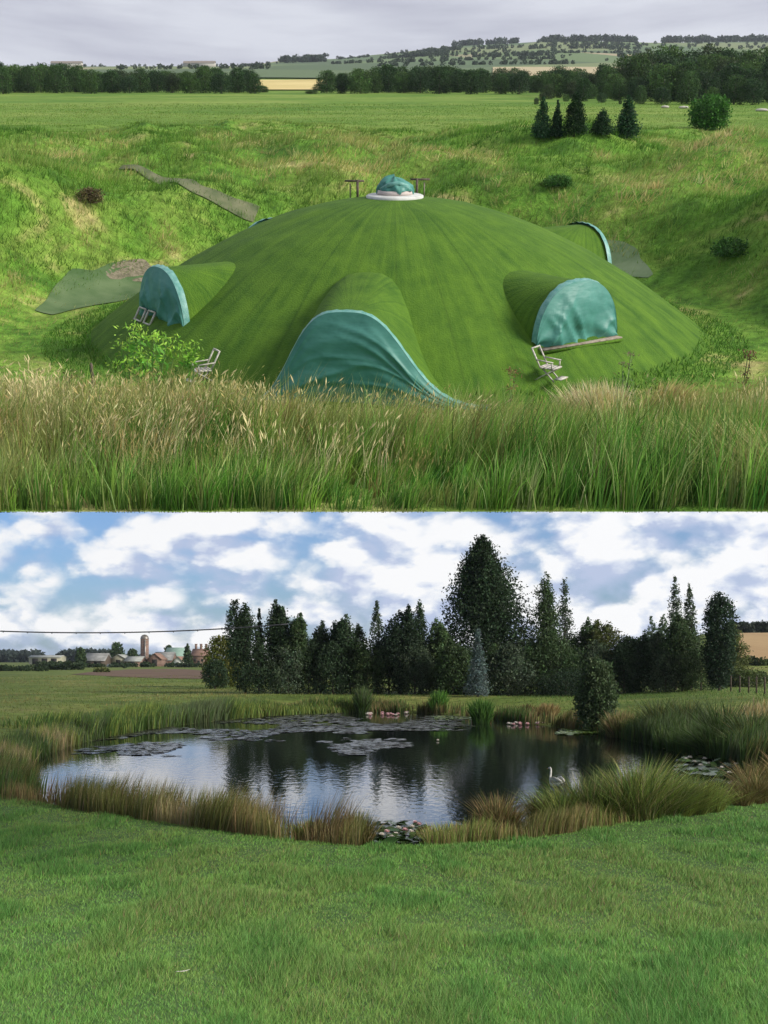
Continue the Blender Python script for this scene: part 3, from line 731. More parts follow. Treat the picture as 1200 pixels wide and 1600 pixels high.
for px, y, top, lab in ((345, 92, 197, 'thin wooden stake standing alone in the field'), (151, 24.5, 567, 'short dark stake in the long grass left of the dome')):
    p = UL(px, y); h = uz(top, y)-p.z; tag(obj('stake', MB().tube([(0, 0, -.1), (0, 0, h*.97), (0, 0, h)], [.035, .03, .012], 7).mesh('stake'), M_DARKWOOD, M=UM(p)), lab, 'stake')
# white bundles at the far field edge
for px, y, w, lab in ((1039, 150, .9, 'small white bundle in front of the wood, left of two'), (1068, 149, 1.1, 'small white bundle in front of the wood, right of two'), (1190, 138, 1.3, 'white bundle at the field edge far right')):
    p = UL(px, y, .05); b = MB().tube([(-w/2, 0, .10), (-w/2*.8, 0, .13), (0, .05, .15), (w/2*.8, 0, .13), (w/2, 0, .10)], [.03, .12, .15, .12, .03], 10)
    tag(obj('white_bundle', b.mesh('white_bundle', True), M_PALE, M=UM(p)), lab, 'bundle')

# weeds near the camera
def weed_plant(name, lab, px, y, top, n, wpx, col, headcol, bushy=1.0, seed=1, cat='plant'):
    g = np.random.default_rng(seed); p = UL(px, y); H = uz(top, y)-p.z; w = wpx/2*uf(y, p.z)/F
    t = thing(name, lab, cat, UM(p))
    for k in range(n):
        h = H*g.uniform(.62, 1.0); a = g.uniform(0, 2*PI); l = w*g.uniform(.15, 1.0)
        bx, by = math.cos(a)*l*.3, math.sin(a)*l*.3; tx, ty = math.cos(a)*l, math.sin(a)*l
        st = MB().tube([(bx, by, -.05), ((bx+tx)/2*.9, (by+ty)/2*.9, h*.5), (tx, ty, h)], [.012, .010, .005], 5)
        m = 30; f = g.uniform(.1, 1, m); c0 = np.stack([bx+(tx-bx)*f**1.3, by+(ty-by)*f**1.3, h*f], 1)
        sp_ = (.13*(1-.6*f)*bushy)[:, None]
        c0 = c0+g.normal(0, 1, (m, 3))*sp_*np.array([1, 1, .4])
        hd = np.array([tx, ty, h])+g.normal(0, 1, (34, 3))*np.array([.11, .11, .035])*bushy
        Pp = np.concatenate([c0, hd]); n_ = len(Pp); d = g.normal(0, 1, (n_, 3)); d[:, 2] += .4; d /= np.linalg.norm(d, axis=1)[:, None]
        e = np.cross(d, g.normal(0, 1, (n_, 3))); e /= np.linalg.norm(e, axis=1)[:, None]
        s = np.concatenate([np.full(m, .075 if bushy > .9 else .035), np.full(34, .042 if bushy > .9 else .026)])[:, None]*g.uniform(.7, 1.3, (n_, 1))
        V = np.stack([Pp-d*s, Pp+e*s*.35, Pp+d*s, Pp-e*s*.35], 1).reshape(-1, 3)
        C = np.concatenate([jit(col, m), jit(headcol, 34)])
        sto = obj('stem', st.mesh('stem', True), M_STEM, t)
        obj('leaves', mesh_np('leaves', V, np.arange(n_*4).reshape(n_, 4), np.repeat(C, 4, 0)), M_LEAF, sto)
M_STEM = plain('green_stem', (.06, .12, .03), (.10, .17, .05), 20, .7)
weed_plant('ragwort_plant', 'tall bright green weed clump in front of the left window hood', 232, 21.6, 512, 15, 110, (.13, .32, .045), (.30, .52, .07), 1.15, 41)
weed_plant('ragwort_plant', 'single bright green weed stem right of the tall weed clump', 308, 21.8, 526, 4, 24, (.13, .32, .045), (.30, .54, .07), 1.1, 42)
weed_plant('dock_plant', 'rusty brown dead dock stalk on the right foreground rise', 1157, 19.5, 538, 2, 26, (.13, .07, .04), (.16, .08, .045), .55, 43)
weed_plant('dock_plant', 'brown seeding dock in front of the dome right of the entrance', 797, 21.5, 571, 3, 30, (.20, .14, .06), (.27, .17, .08), .6, 44)
weed_plant('thistle_plant', 'thin dark thistle beside the right garden chair', 976, 21.5, 550, 2, 30, (.07, .11, .04), (.18, .16, .09), .5, 45)
weed_plant('dock_plant', 'small dark weed stalk in the long grass at the far left', 112, 17.5, 588, 2, 20, (.05, .07, .03), (.10, .08, .04), .6, 46)

# tree belts behind the field -------------------------------------------
belt = []
for k in range(6):
    g = random.Random(50+k); H = 5.0
    belt.append(tree_meshes((lambda w: (lambda t: w*max(.05, (1-abs((t-.45)/.58)**2.4))**.5))(1.9+.25*(k % 3)), H, .25, 60+k, [(.034, .078, .020), (.042, .090, .022), (.030, .066, .022), (.05, .10, .022), (.045, .072, .026), (.06, .12, .026)][k], 260, 16, .5, .20, .13, 5, 1.6, shell=.32, colv=.3))
g = random.Random(3); nb = 0
for row in range(3):
    px = -70.
    while px < 1000:
        y = (238+row*16)*g.uniform(.97, 1.04); p = UL(px, y)
        top = np.interp(px, [-60, 50, 130, 200, 330, 400, 415, 495, 510, 620, 700, 830, 1000], [98, 101, 104, 112, 108, 112, 143, 141, 112, 104, 106, 112, 108])+g.uniform(-3, 9)
        H = uz(top, y)-p.z
        if H > .6:
            s = H/5.0; o = put_tree('broadleaf_tree', 'dark broadleaf tree in the field belt left of the golden gap' if px < 455 else 'dark broadleaf tree in the field belt between golden gap and dense wood', belt[g.randrange(6)],
                UP @ Matrix.Translation(p) @ Matrix.Rotation(g.uniform(0, 6), 4, 'Z') @ Matrix.Diagonal((max(s, .55)*g.uniform(.9, 1.25), max(s, .55)*g.uniform(.9, 1.2), s, 1)), 'tree belt left of the golden gap' if px < 455 else 'tree belt right of the golden gap')
        px += g.uniform(17, 30)*(1.0 if H > 2 else .8)
for row in range(5):
    px = 838.+row*9
    while px < 1250:
        y = (168+row*13)*g.uniform(.98, 1.03); p = UL(px, y)
        top = np.interp(px, [830, 870, 960, 990, 1050, 1120, 1200, 1260], [118, 108, 100, 80, 77, 76, 78, 78])+(4-row)*11*g.uniform(.6, 1.3)+g.uniform(-5, 8)
        H = uz(top, y)-p.z; s = H/5.0
        put_tree('broadleaf_tree', 'dark broadleaf tree in the dense wood at the right field edge', belt[g.randrange(6)],
            UP @ Matrix.Translation(p) @ Matrix.Rotation(g.uniform(0, 6), 4, 'Z') @ Matrix.Diagonal((s*g.uniform(.85, 1.15), s*g.uniform(.85, 1.1), s, 1)), 'dense wood at the right field edge')
        px += g.uniform(24, 40)
# woods and hedges on the far hills: far-off masses
def far_wood(name, lab, spans, seed, col=(.040, .062, .036)):
    g = np.random.default_rng(seed); V = []; C = []
    for (pa, pb, ya, yb, n, h) in spans:
        for k in range(n):
            y = g.uniform(ya, yb); px = g.uniform(pa, pb); x = (px-600)/F*y*CT; z = float(zu(np.array([x]), np.array([y]))[0])
            hh = h*.72*g.uniform(.5, 1.15); m = 44
            u = g.normal(0, 1, (m, 3)); u /= np.linalg.norm(u, axis=1)[:, None]
            c = np.array([x, y, z+hh*.5])+u*np.array([hh*.55, hh*.55, hh*.5])*g.uniform(.5, 1, (m, 1))
            d = g.normal(0, 1, (m, 3)); d /= np.linalg.norm(d, axis=1)[:, None]; e = np.cross(d, g.normal(0, 1, (m, 3))); e /= np.linalg.norm(e, axis=1)[:, None]
            s = hh*.20
            V.append(np.stack([c-d*s, c+e*s*.7, c+d*s, c-e*s*.7], 1).reshape(-1, 3))
            C.append(np.repeat(np.array(col)*g.uniform(.7, 1.35)*(1+g.normal(0, .1, (m, 1))), 4, 0))
    V = np.concatenate(V); return tag(obj(name, mesh_np(name, V, np.arange(len(V)).reshape(-1, 4), np.concatenate(C)), M_LEAF, M=UP), lab, 'wood', kind='stuff')
far_wood('distant_wood', 'dark woods along the crest of the far hills', [(438, 512, 1500, 1750, 60, 11), (520, 575, 1700, 1800, 25, 6), (706, 808, 2000, 2080, 70, 12), (845, 990, 1980, 2080, 110, 13), (835, 900, 1850, 1950, 30, 8), (1032, 1215, 1990, 2080, 130, 13), (360, 440, 1400, 1500, 18, 7)], 71)
far_wood('distant_hedges', 'hedges and scattered trees between the fields on the far hills', [(600, 700, 1450, 1480, 40, 8), (640, 790, 1650, 1680, 46, 7), (740, 860, 1300, 1330, 46, 7), (820, 980, 1560, 1590, 50, 7), (880, 1010, 1750, 1760, 40, 6), (600, 720, 1780, 1790, 34, 6), (960, 1000, 1200, 1800, 20, 6), (590, 900, 1000, 1015, 60, 5), (560, 1000, 1050, 1900, 60, 7), (600, 860, 1180, 1190, 60, 5), (700, 1000, 1400, 1410, 60, 5), (760, 1000, 1660, 1670, 50, 6), (590, 800, 1530, 1540, 46, 5), (1000, 1200, 1500, 1900, 40, 7), (520, 640, 1250, 1260, 30, 5), (690, 700, 1200, 1900, 24, 6), (860, 868, 1100, 1900, 26, 6), (0, 420, 1500, 1900, 60, 5), (180, 420, 900, 1000, 46, 5)], 72, (.042, .066, .034))
# pale far houses by the left horizon
for i, (px, y, w, lab) in enumerate(((105, 1500, 34, 'long pale shed on the far left horizon above the tree belt'), (296, 1500, 12, 'small pale house on the horizon right of the long shed'), (318, 1460, 26, 'pale low shed on the horizon beside the small house'))):
    p = UL(px, y); hs_ = MB().box((0, 0, 2), (w, 8, 4.6)); t = thing('far_shed', lab, 'shed', UM(p))
    obj('wall', hs_.mesh('wall'), M_PALE, t)
    obj('roof', MB().add([(-w/2-.3, -4.4, 4.2), (w/2+.3, -4.4, 4.2), (w/2+.3, 0, 6.2), (-w/2-.3, 0, 6.2), (-w/2-.3, 4.4, 4.2), (w/2+.3, 4.4, 4.2)], [[0, 1, 2, 3], [3, 2, 5, 4]]).mesh('roof'), M_WOOD, t)

# long grass of the dome meadow ------------------------------------------
def dome_mask(x, y, k=1.0): return np.hypot(x-DC[0], y-DC[1]) > DR*k
TAN = np.array((.50, .42, .17)); GRN = np.array((.12, .25, .032)); DGRN = np.array((.05, .14, .018)); LIME = np.array((.19, .31, .05)); PALE = np.array((.62, .55, .30)); RUST = np.array((.38, .28, .115))
parts = []
# foreground: tufts of long blades, each leaning out from its own centre
OLIVE = np.array((.20, .235, .065))
nt = 2900; ty_ = 12.2+(20.8-12.2)*RNG.uniform(0, 1, nt)**1.2; tx_ = RNG.uniform(-1, 1, nt)*(.345*ty_+1.0)
tp = fbm(tx_*.5+7, ty_*.7, 21, 3); tp2 = fbm(tx_*.28+1, ty_*.4, 23, 3)
th_ = (.20+.62*sstep(.28, .72, tp2))*RNG.uniform(.65, 1.3, nt)*np.interp(ty_, [12, 13.5, 15, 16.5, 18.5, 20], [.9, 1, .95, .72, .5, .42])
tan_ = np.clip(sstep(13.4, 15.6, ty_+3.4*(tp-.5))*(.55+.45*RNG.uniform(0, 1, nt)), 0, 1)
tan_ = np.maximum(tan_, .75*sstep(-2.2, -4.2, tx_)*sstep(.42, .55, tp))
wx = .10+.30*(fbm(tx_*.3+4, ty_*.3, 33, 2)-.35)
k = RNG.integers(20, 44, nt); ii = np.repeat(np.arange(nt), k); n = len(ii)
a = RNG.uniform(0, 2*PI, n); rr = np.abs(RNG.normal(0, .085, n))
x = tx_[ii]+np.cos(a)*rr; y = np.maximum(ty_[ii]+np.sin(a)*rr, 12.18); z = zu(x, y)
h = th_[ii]*RNG.uniform(.45, 1.15, n)
lean = (np.stack([wx[ii], np.where(y < 12.9, .25, -.05)], 1)+np.stack([np.cos(a), np.sin(a)], 1)*(rr/.085*.26)[:, None]+RNG.normal(0, .14, (n, 2)))*h[:, None]
tc = np.where((RNG.uniform(0, 1, nt) < .5)[:, None], jit(GRN, nt, .22), jit(DGRN*1.1, nt, .22)); ol = (RNG.uniform(0, 1, nt) < np.interp(ty_, [13, 15], [.12, .4]))[:, None]; tc = np.where(ol, jit(OLIVE, nt, .2), tc)
tcol = tc*(1-tan_[:, None]*.5)+jit(TAN*.80, nt, .18)*tan_[:, None]*.5
c = tcol[ii]*(1+RNG.normal(0, .16, (n, 1)))
lt = (RNG.uniform(0, 1, n) < .10)[:, None]; c = np.clip(np.where(lt, jit((.34, .40, .14), n, .15), c), .01, .8)
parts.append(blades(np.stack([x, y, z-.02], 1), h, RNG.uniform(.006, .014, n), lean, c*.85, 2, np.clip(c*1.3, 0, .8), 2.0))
# stalks with seed heads, in drifts
ns = 900; sy_ = 13.0+(20.5-13.0)*RNG.uniform(0, 1, ns)**.85; sx_ = RNG.uniform(-1, 1, ns)*(.345*sy_+.9)
den = fbm(sx_*.45+3, sy_*.5, 41, 3); kp = RNG.uniform(0, 1, ns) < np.clip(sstep(.40, .60, den)*np.interp(sy_, [13, 14.5, 16, 21], [.3, .7, 1, .8])+.10+.5*sstep(-2.4, -4, sx_), 0, 1)
sx_, sy_ = sx_[kp], sy_[kp]; ns = len(sx_)
sh_ = RNG.uniform(.36, .90, ns)*np.interp(sy_, [13, 15, 16.5, 18.5, 21], [.85, .95, .78, .52, .45])*np.where(sx_ < -2.0, 1.08, 1.0)
sl_ = .10+RNG.normal(0, .14, ns); kind = np.clip(RNG.uniform(0, 1, ns)+np.interp(sx_, [-4, -1, 1, 5], [-.12, 0, .22, .30]), 0, 1); kp = (sx_ < .5) | (RNG.uniform(0, 1, ns) < .6); sx_, sy_, sh_, sl_, kind = sx_[kp], sy_[kp], sh_[kp], sl_[kp], kind[kp]; ns = len(sx_)
k = RNG.integers(4, 46, ns); ii = np.repeat(np.arange(ns), k); n = len(ii)
x = sx_[ii]+RNG.normal(0, .16, n); y = np.maximum(sy_[ii]+RNG.normal(0, .16, n), 12.3); z = zu(x, y)
h = sh_[ii]*RNG.uniform(.6, 1.12, n)
lean = np.stack([sl_[ii]+RNG.normal(0, .13, n), RNG.normal(0, .1, n)], 1)*h[:, None]*1.5
hue = np.where((kind < .50)[:, None], PALE[None]*1.08, np.where((kind < .82)[:, None], TAN[None], np.where((kind < .92)[:, None], RUST[None], OLIVE[None]*1.3)))
c = np.clip(hue[ii]*(1+RNG.normal(0, .15, (n, 1))), .02, .8)
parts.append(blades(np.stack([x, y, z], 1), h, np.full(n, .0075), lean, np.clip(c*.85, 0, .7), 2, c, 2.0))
tip = np.stack([x, y, z+h], 1); tip[:, :2] += lean
hs_ = RNG.uniform(.03, .115, n)*np.where(kind < .4, 1.15, .8)[ii]
parts.append(heads(tip, hs_, lean*3.0+RNG.normal(0, .2, (n, 2)), c))
V, T, C = join(parts)
tag(obj('long_grass', mesh_np('long_grass', V, T, C), M_GRASS, M=UP), 'long seeding grass along the front of the dome meadow', 'grass', kind='stuff')
# pale tussocks
def tussock(name, lab, px, y, n, wpx, h, col, M_=UM, gl=UL, lean=(.25, 0), spread=.25, wid=.014, seed=1, kindcat='grass tuft', ff=None, group=None, tufts=0):
    global RNG
    RNG = np.random.default_rng(seed)
    p = gl(px, y); f = (uf(y, p.z) if ff is None else ff); w = wpx/2*f/F
    a = RNG.uniform(0, 2*PI, n); r = np.sqrt(RNG.uniform(0, 1, n))*w
    bx, by = np.cos(a)*r, np.sin(a)*r*.8
    hh = h*RNG.uniform(.5, 1.05, n)*(1-.3*(r/w)**2)
    ox, oy, wt = bx, by, w
    if tufts:
        ca = RNG.uniform(0, 2*PI, tufts); cr_ = np.sqrt(RNG.uniform(0, 1, tufts))*w*.85; cx, cy = np.cos(ca)*cr_, np.sin(ca)*cr_*.8
        j = RNG.integers(0, tufts, n); wt = w*(.30 if tufts < 12 else .20); r2 = np.sqrt(RNG.uniform(0, 1, n))*wt; ox, oy = np.cos(a)*r2, np.sin(a)*r2
        bx, by = cx[j]+ox, cy[j]+oy; th2 = RNG.uniform(.5, 1.12, tufts)*(1-.25*(cr_/w)**2); hh = h*th2[j]*RNG.uniform(.5, 1.05, n); col = np.asarray(col)*RNG.uniform(.75, 1.3, tufts)[j][:, None]
    le = np.stack([ox/wt*spread*h+lean[0]*h, oy/wt*spread*h+lean[1]*h], 1)+RNG.normal(0, (.24 if tufts else .13)*h, (n, 2))
    c = jit(col, n, .26 if tufts else .2)
    if gl is UL: bz = zu(bx+p.x, by+p.y)-p.z
    else: bz = np.maximum(zl(bx+p.x, by+p.y), -.03)-p.z
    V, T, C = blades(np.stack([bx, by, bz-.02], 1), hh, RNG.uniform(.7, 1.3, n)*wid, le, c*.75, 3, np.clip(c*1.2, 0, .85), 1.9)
    return tag(obj(name, mesh_np(name, V, T, C), M_GRASS, M=M_(p)), lab, kindcat, group)
tussock('grass_tussock', 'pale straw grass tussock below the right garden chair', 930, 18.6, 1100, 100, .75, PALE*.95, seed=51, lean=(-.15, 0))
tussock('grass_tussock', 'pale windblown grass tussock in the bottom right corner of the dome meadow', 1160, 13.3, 2200, 200, .72, (.50, .48, .20), seed=52, lean=(-.55, 0))
tussock('grass_tussock', 'straw coloured grass tussock right of the right garden chair', 1035, 18.5, 600, 70, .6, TAN, seed=53)
tussock('grass_tussock', 'pale seeding tussock at the left foot of the entrance tarpaulin', 470, 17.2, 700, 120, .66, PALE*.85, seed=54)
RNG = np.random.default_rng(99)
# middle-distance rough grass on slopes and mounds
n = 270000
y = np.exp(RNG.uniform(math.log(19.5), math.log(170), n)); x = RNG.uniform(-1, 1, n)*(.345*y+1.5)
ok = dome_mask(x, y, 1.09); x, y = x[ok], y[ok]
r = np.hypot(x-DC[0], y-DC[1])
# keep off paths
def near_line(x, y, pts, w):
    d = np.full(x.shape, 1e9)
    for (ax, ay), (bx, by) in zip(pts[:-1], pts[1:]):
        dx, dy = bx-ax, by-ay; t = np.clip(((x-ax)*dx+(y-ay)*dy)/(dx*dx+dy*dy), 0, 1); d = np.minimum(d, np.hypot(x-ax-t*dx, y-ay-t*dy))
    return d < w
bad = (near_line(x, y, PATH1, .22) | near_line(x, y, PATH2, .55) | near_line(x, y, PATH3, .28)) & (RNG.uniform(0, 1, len(x)) < .86)
sparse = (r < 11.6) & (RNG.uniform(0, 1, len(x)) < .8)
ok = ~bad & ~sparse; x, y, r = x[ok], y[ok], r[ok]; n = len(x); z = zu(x, y)
p1 = fbm(x*.22, y*.16, 61, 4); p2 = fbm(x*.8, y*.6, 67, 3)
def patches(x, y, lst):
    v = 0*x
    for px, py, rr in lst:
        q = UI(px, py, False); k = rr*uf(q.y, q.z)/F; v = np.maximum(v, np.exp(-((x-q.x)/k)**2-((y-q.y)/(k*1.6))**2))
    return v
PALEL = [(745, 250, 34), (778, 280, 30), (800, 315, 26), (690, 238, 30), (1080, 275, 40), (1150, 268, 34), (90, 238, 50), (180, 222, 36), (350, 215, 40), (345, 278, 28), (410, 280, 24), (545, 212, 26), (20, 440, 40), (1000, 305, 40), (960, 380, 36), (1150, 440, 50), (890, 330, 40), (130, 360, 34), (260, 375, 28), (200, 265, 30), (560, 265, 40), (470, 250, 26), (1100, 225, 40), (950, 250, 26), (30, 500, 50)]
PALEF = lambda x, y: patches(x, y, PALEL)
DARKL = [(420, 228, 60), (480, 226, 40), (720, 268, 36), (900, 262, 60), (1000, 335, 60), (1060, 290, 36), (60, 300, 60), (240, 345, 44), (1130, 395, 50), (330, 250, 60), (880, 300, 40), (1030, 420, 40), (640, 225, 40), (120, 410, 50)]
DARKF = lambda x, y: patches(x, y, DARKL)
PP = PALEF(x, y); PD = DARKF(x, y)
pale_v = np.clip(sstep(.47, .64, p1+.35*(p2-.5)), 0, 1)*.7*(1-PD)+.95*PP*sstep(.2, .55, p2)*1.0; pale_v = np.clip(pale_v, 0, 1); dark_v = np.clip(sstep(.50, .30, p1+.3*(p2-.5))+PD*.9, 0, 1)*(1-PP)
c = jit(GRN*1.15, n, .2); c = c*(1-dark_v[:, None]*.7)+jit(DGRN*1.0, n, .2)*dark_v[:, None]*.7
lim = sstep(.5, .65, fbm(x*.11+5, y*.11, 73, 3))[:, None]; c = c*(1-lim*.6)+jit(LIME, n, .15)*lim*.6
st = (pale_v*(RNG.uniform(0, 1, n) < .75))[:, None]; c = c*(1-st)+jit(np.array((.52, .45, .18)), n, .18)*st
h = (.12+.30*p2*RNG.uniform(.4, 1.3, n))*np.interp(y, [20, 30, 60, 90], [1.1, 1, 1.15, 1.2])*np.where(r < 12.5, .5, 1.0)
# lawn like fresh rise on the right front
fb = sstep(58, 85, y)[:, None]*.7; c = c*(1-fb)+jit((.13, .225, .034), n, .15)*fb; h = h*(1-.45*sstep(60, 90, y))
lawnish = (x > 3.6) & (y < 28) & (y > 19); h = np.where(lawnish, h*.5, h); c = np.where(lawnish[:, None], jit((.10, .26, .03), n, .15), c)
lean = (np.stack([.12+.3*(p1-.4), -.1+.0*x], 1)+RNG.normal(0, .16, (n, 2)))*(h/.4)[:, None]
rough_parts = []
nt = 9000; ty_ = np.exp(RNG.uniform(math.log(21), math.log(95), nt)); tx_ = RNG.uniform(-1, 1, nt)*(.345*ty_+1.5); r_ = np.hypot(tx_-DC[0], ty_-DC[1])
kk = (r_ > 12.3) & ~near_line(tx_, ty_, PATH1, .5) & ~near_line(tx_, ty_, PATH2, .7) & ~near_line(tx_, ty_, PATH3, .5) & ~((tx_ > 3.6) & (ty_ < 28)); tx_, ty_ = tx_[kk], ty_[kk]; nt = len(tx_)
q1 = fbm(tx_*.22, ty_*.16, 61, 4); q2 = fbm(tx_*.8, ty_*.6, 67, 3)
pv = np.clip(PALEF(tx_, ty_)+.6*sstep(.52, .66, q1), 0, 1); dv = np.clip(DARKF(tx_, ty_)+sstep(.46, .34, q1), 0, 1)*(1-pv)
tc = jit(GRN*1.05, nt, .22); tc = tc*(1-.75*dv[:, None])+jit(DGRN*.9, nt, .2)*.75*dv[:, None]; pk = (pv*(RNG.uniform(0, 1, nt) < .85))[:, None]; tc = tc*(1-pk)+jit((.52, .45, .19), nt, .18)*pk
th_ = RNG.uniform(.16, .36, nt)*(.7+.6*q2)*np.interp(ty_, [20, 60, 95], [1, 1.1, .75]); fb = sstep(62, 88, ty_)[:, None]*.5; tc = tc*(1-fb)+jit((.13, .225, .034), nt, .15)*fb
ii = np.repeat(np.arange(nt), 16); m = len(ii); a_ = RNG.uniform(0, 2*PI, m); rr_ = np.abs(RNG.normal(0, 1, m))*.14*(th_/.25)[ii]
bx, by = tx_[ii]+np.cos(a_)*rr_, ty_[ii]+np.sin(a_)*rr_; hh = th_[ii]*RNG.uniform(.5, 1.15, m)
le = np.stack([np.cos(a_)*rr_*1.3+.12*hh, np.sin(a_)*rr_*1.3], 1)+RNG.normal(0, .2, (m, 2))*hh[:, None]
cc_ = np.clip(tc[ii]*(1+RNG.normal(0, .15, (m, 1))), .01, .8)
rough_parts.append(blades(np.stack([bx, by, zu(bx, by)-.03], 1), hh, np.interp(by, [20, 95], [.013, .05])*RNG.uniform(.6, 1.4, m), le, cc_*.85, 1, np.clip(cc_*1.25, 0, .85)))
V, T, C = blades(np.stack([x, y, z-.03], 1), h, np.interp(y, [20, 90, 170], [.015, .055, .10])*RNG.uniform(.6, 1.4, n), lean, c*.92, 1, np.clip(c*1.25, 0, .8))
rough_parts.append((V, T, C)); V, T, C = join(rough_parts)
tag(obj('rough_grass', mesh_np('rough_grass', V, T, C), M_GRASS, M=UP), 'rough tussocky grass on the banks and mounds around the dome', 'grass', kind='stuff')
# short turf fuzz at the foot of the dome
n = 16000; a = RNG.uniform(0, 2*PI, n); rr = DR*RNG.uniform(.97, 1.12, n); x = DC[0]+np.sin(a)*rr; y = DC[1]-np.cos(a)*rr
z = np.maximum(zu(x, y), DZ+np.where(rr < DR, dome_prof(rr/DR), -.1)); c = jit((.085, .20, .025), n)
V, T, C = blades(np.stack([x, y, z-.02], 1), RNG.uniform(.06, .16, n), RNG.uniform(.02, .05, n), RNG.normal(0, .05, (n, 2)), c, 1)
tag(obj('turf_fringe', mesh_np('turf_fringe', V, T, C), M_GRASS, M=UP), 'ragged grass fringe around the foot of the dome', 'grass', kind='stuff')

# ================================================================== POND MEADOW
# ---------------------------------------------------------------- trees behind the pond
DARK = (.045, .078, .038); MID = (.068, .112, .044); GREY = (.078, .112, .066); OLIV = (.115, .14, .042)
def l_tree(name, lab, px, d, top, wpx, envf, col, seed, cat='tree', group=None, z0=.06, nc=420, nl=16, cr=None, leaf=None, leaders=None, **k):
    p = LW(px, d); H = lh(top, d, p.z); w = wpx/2*d/F*(1.22 if d < 110 and wpx < 100 else 1.0)
    lf = (leaf or .20)*.66; cr_ = cr or w*.24
    g_ = random.Random(seed*7+1); nlead = leaders if leaders is not None else (3 if (envf is not spire_env and wpx > 34 and top < 1010 and d < 110) else 0)
    V, Q, C = crown(envf(w), H*((.93 if wpx < 100 else .98) if nlead else 1), z0*H, int(nc*(1.0 if nlead else 1.2)), int(nl*1.1), cr_, lf, col, seed=seed, **k)
    Vs, Qs, Cs = [V], [Q], [C]
    for j in range(nlead):
        a_ = g_.uniform(0, 6.28); o_ = w*(g_.uniform(.15, .6) if wpx < 100 else g_.uniform(.05, .42)); hj = H*(1.0 if j == 0 else g_.uniform(.74, .96)); wj = w*g_.uniform(.30, .48); zb = H*g_.uniform(.3, .5)
        if wpx > 100 and j == 0: o_, wj, zb = w*.08, w*.40, H*.55
        v, q_, c = crown(spire_env(wj) if (g_.random() < .25 and wpx < 100) else ovoid(wj), hj, zb, int(nc*.28), int(nl*1.3), wj*.36, lf, tuple(np.array(col)*g_.uniform(.8, 1.3)), seed=seed*13+j, shell=.5, up=.2, colv=.3)
        v[:, 0] += math.cos(a_)*o_; v[:, 1] += math.sin(a_)*o_; Qs.append(q_+sum(len(t_) for t_ in Vs)); Vs.append(v); Cs.append(c)
    ms = (trunk_mesh(H*.95, max(.08, H*.016), 7, w*.7, seed), mesh_np('crown', np.concatenate(Vs), np.concatenate(Qs), np.concatenate(Cs)))
    return put_tree(name, lab, ms, LM(p, random.uniform(0, 6)), group, cat)
airy = dict(shell=.55, colv=.28, up=.15)
l_tree('tree', 'tall dark tree at the left end of the pond treeline', 383, 96, 935, 50, lambda w: col_env(w, .4), DARK, 101, nc=420, **airy)
l_tree('poplar_tree', 'thin spire tree squeezed in near the left end of the treeline', 405, 97, 951, 18, spire_env, DARK, 102, nc=200, up=.3)
l_tree('tree', 'broad dark tree, second big one from the left of the treeline', 434, 97, 939, 58, lambda w: col_env(w, .45), DARK, 103, nc=520, **airy)
l_tree('tree', 'slim dark tree with a ragged top left of the treeline gap', 463, 96, 957, 42, lambda w: col_env(w, .4), MID, 104, nc=360, **airy)
l_tree('tree', 'lower grey green tree filling the dip in the left treeline', 500, 97, 973, 44, ovoid, GREY, 105, nc=360, **airy)
l_tree('tree', 'dark tree with twin tops left of the airy spire tree', 536, 96, 959, 52, lambda w: col_env(w, .4), DARK, 106, nc=460, **airy)
l_tree('tree', 'narrow dark tree just left of the airy spire tree', 560, 98, 975, 32, lambda w: col_env(w, .4), MID, 107, nc=280, **airy)
l_tree('birch_tree', 'airy pale spire tree standing above the left treeline', 589, 97, 941, 36, spire_env, GREY, 108, nc=240, nl=14, shell=.6, colv=.3, up=.25)
l_tree('tree', 'dense blackish tree left of the giant tree', 626, 95, 947, 58, lambda w: col_env(w, .5), (.032, .058, .030), 109, nc=560, shell=.35)
l_tree('poplar_tree', 'dark pointed tree between the blackish tree and the giant tree', 656, 96, 940, 38, spire_env, DARK, 110, nc=340, up=.25)
l_tree('tree', 'mid height dark tree at the left foot of the giant tree', 688, 96, 968, 50, lambda w: col_env(w, .4), MID, 111, nc=380, **airy)
l_tree('giant_tree', 'giant dense cone shaped tree towering over the treeline', 757, 99, 841, 128, lambda w: (lambda t: w*(min(1, .62+t*1.4) if t < .28 else max(.12, (1-((t-.28)/.72)**2.6)))), (.036, .066, .030), 112, nc=1250, nl=17, cr=.7, leaf=.25, shell=.38, leaders=5)
l_tree('spruce_tree', 'pale bluish spruce in front of the giant tree', 747, 88, 985, 40, lambda w: cone_env(w, .9, 8, .6), (.12, .165, .16), 113, nc=300, nl=16, droop=.25, leaf=.16, leaders=0)
l_tree('round_shrub', 'rounded dark shrub left of the pale spruce', 708, 92, 1000, 54, ovoid, MID, 114, nc=320, z0=.02)
l_tree('round_shrub', 'rounded grey green shrub right of the pale spruce', 795, 91, 1004, 58, ovoid, GREY, 115, nc=360, z0=.02)
l_tree('birch_tree', 'airy tree with two ragged tops right of the giant tree', 848, 98, 893, 56, lambda w: col_env(w, .4), MID, 116, nc=330, nl=14, shell=.6, colv=.3, up=.2)
l_tree('birch_tree', 'slim airy tree beside the two topped one, right of the giant tree', 882, 99, 906, 40, spire_env, GREY, 117, nc=250, nl=14, shell=.6, colv=.3, up=.25)
l_tree('round_shrub', 'broad rounded dark bush under the airy trees', 862, 93, 984, 82, ovoid, MID, 118, nc=520, z0=.02)
l_tree('round_shrub', 'low wide dark shrub on the far lawn below the airy trees', 884, 89, 1053, 76, round_env, (.026, .05, .026), 119, nc=300, z0=.02, leaf=.14)
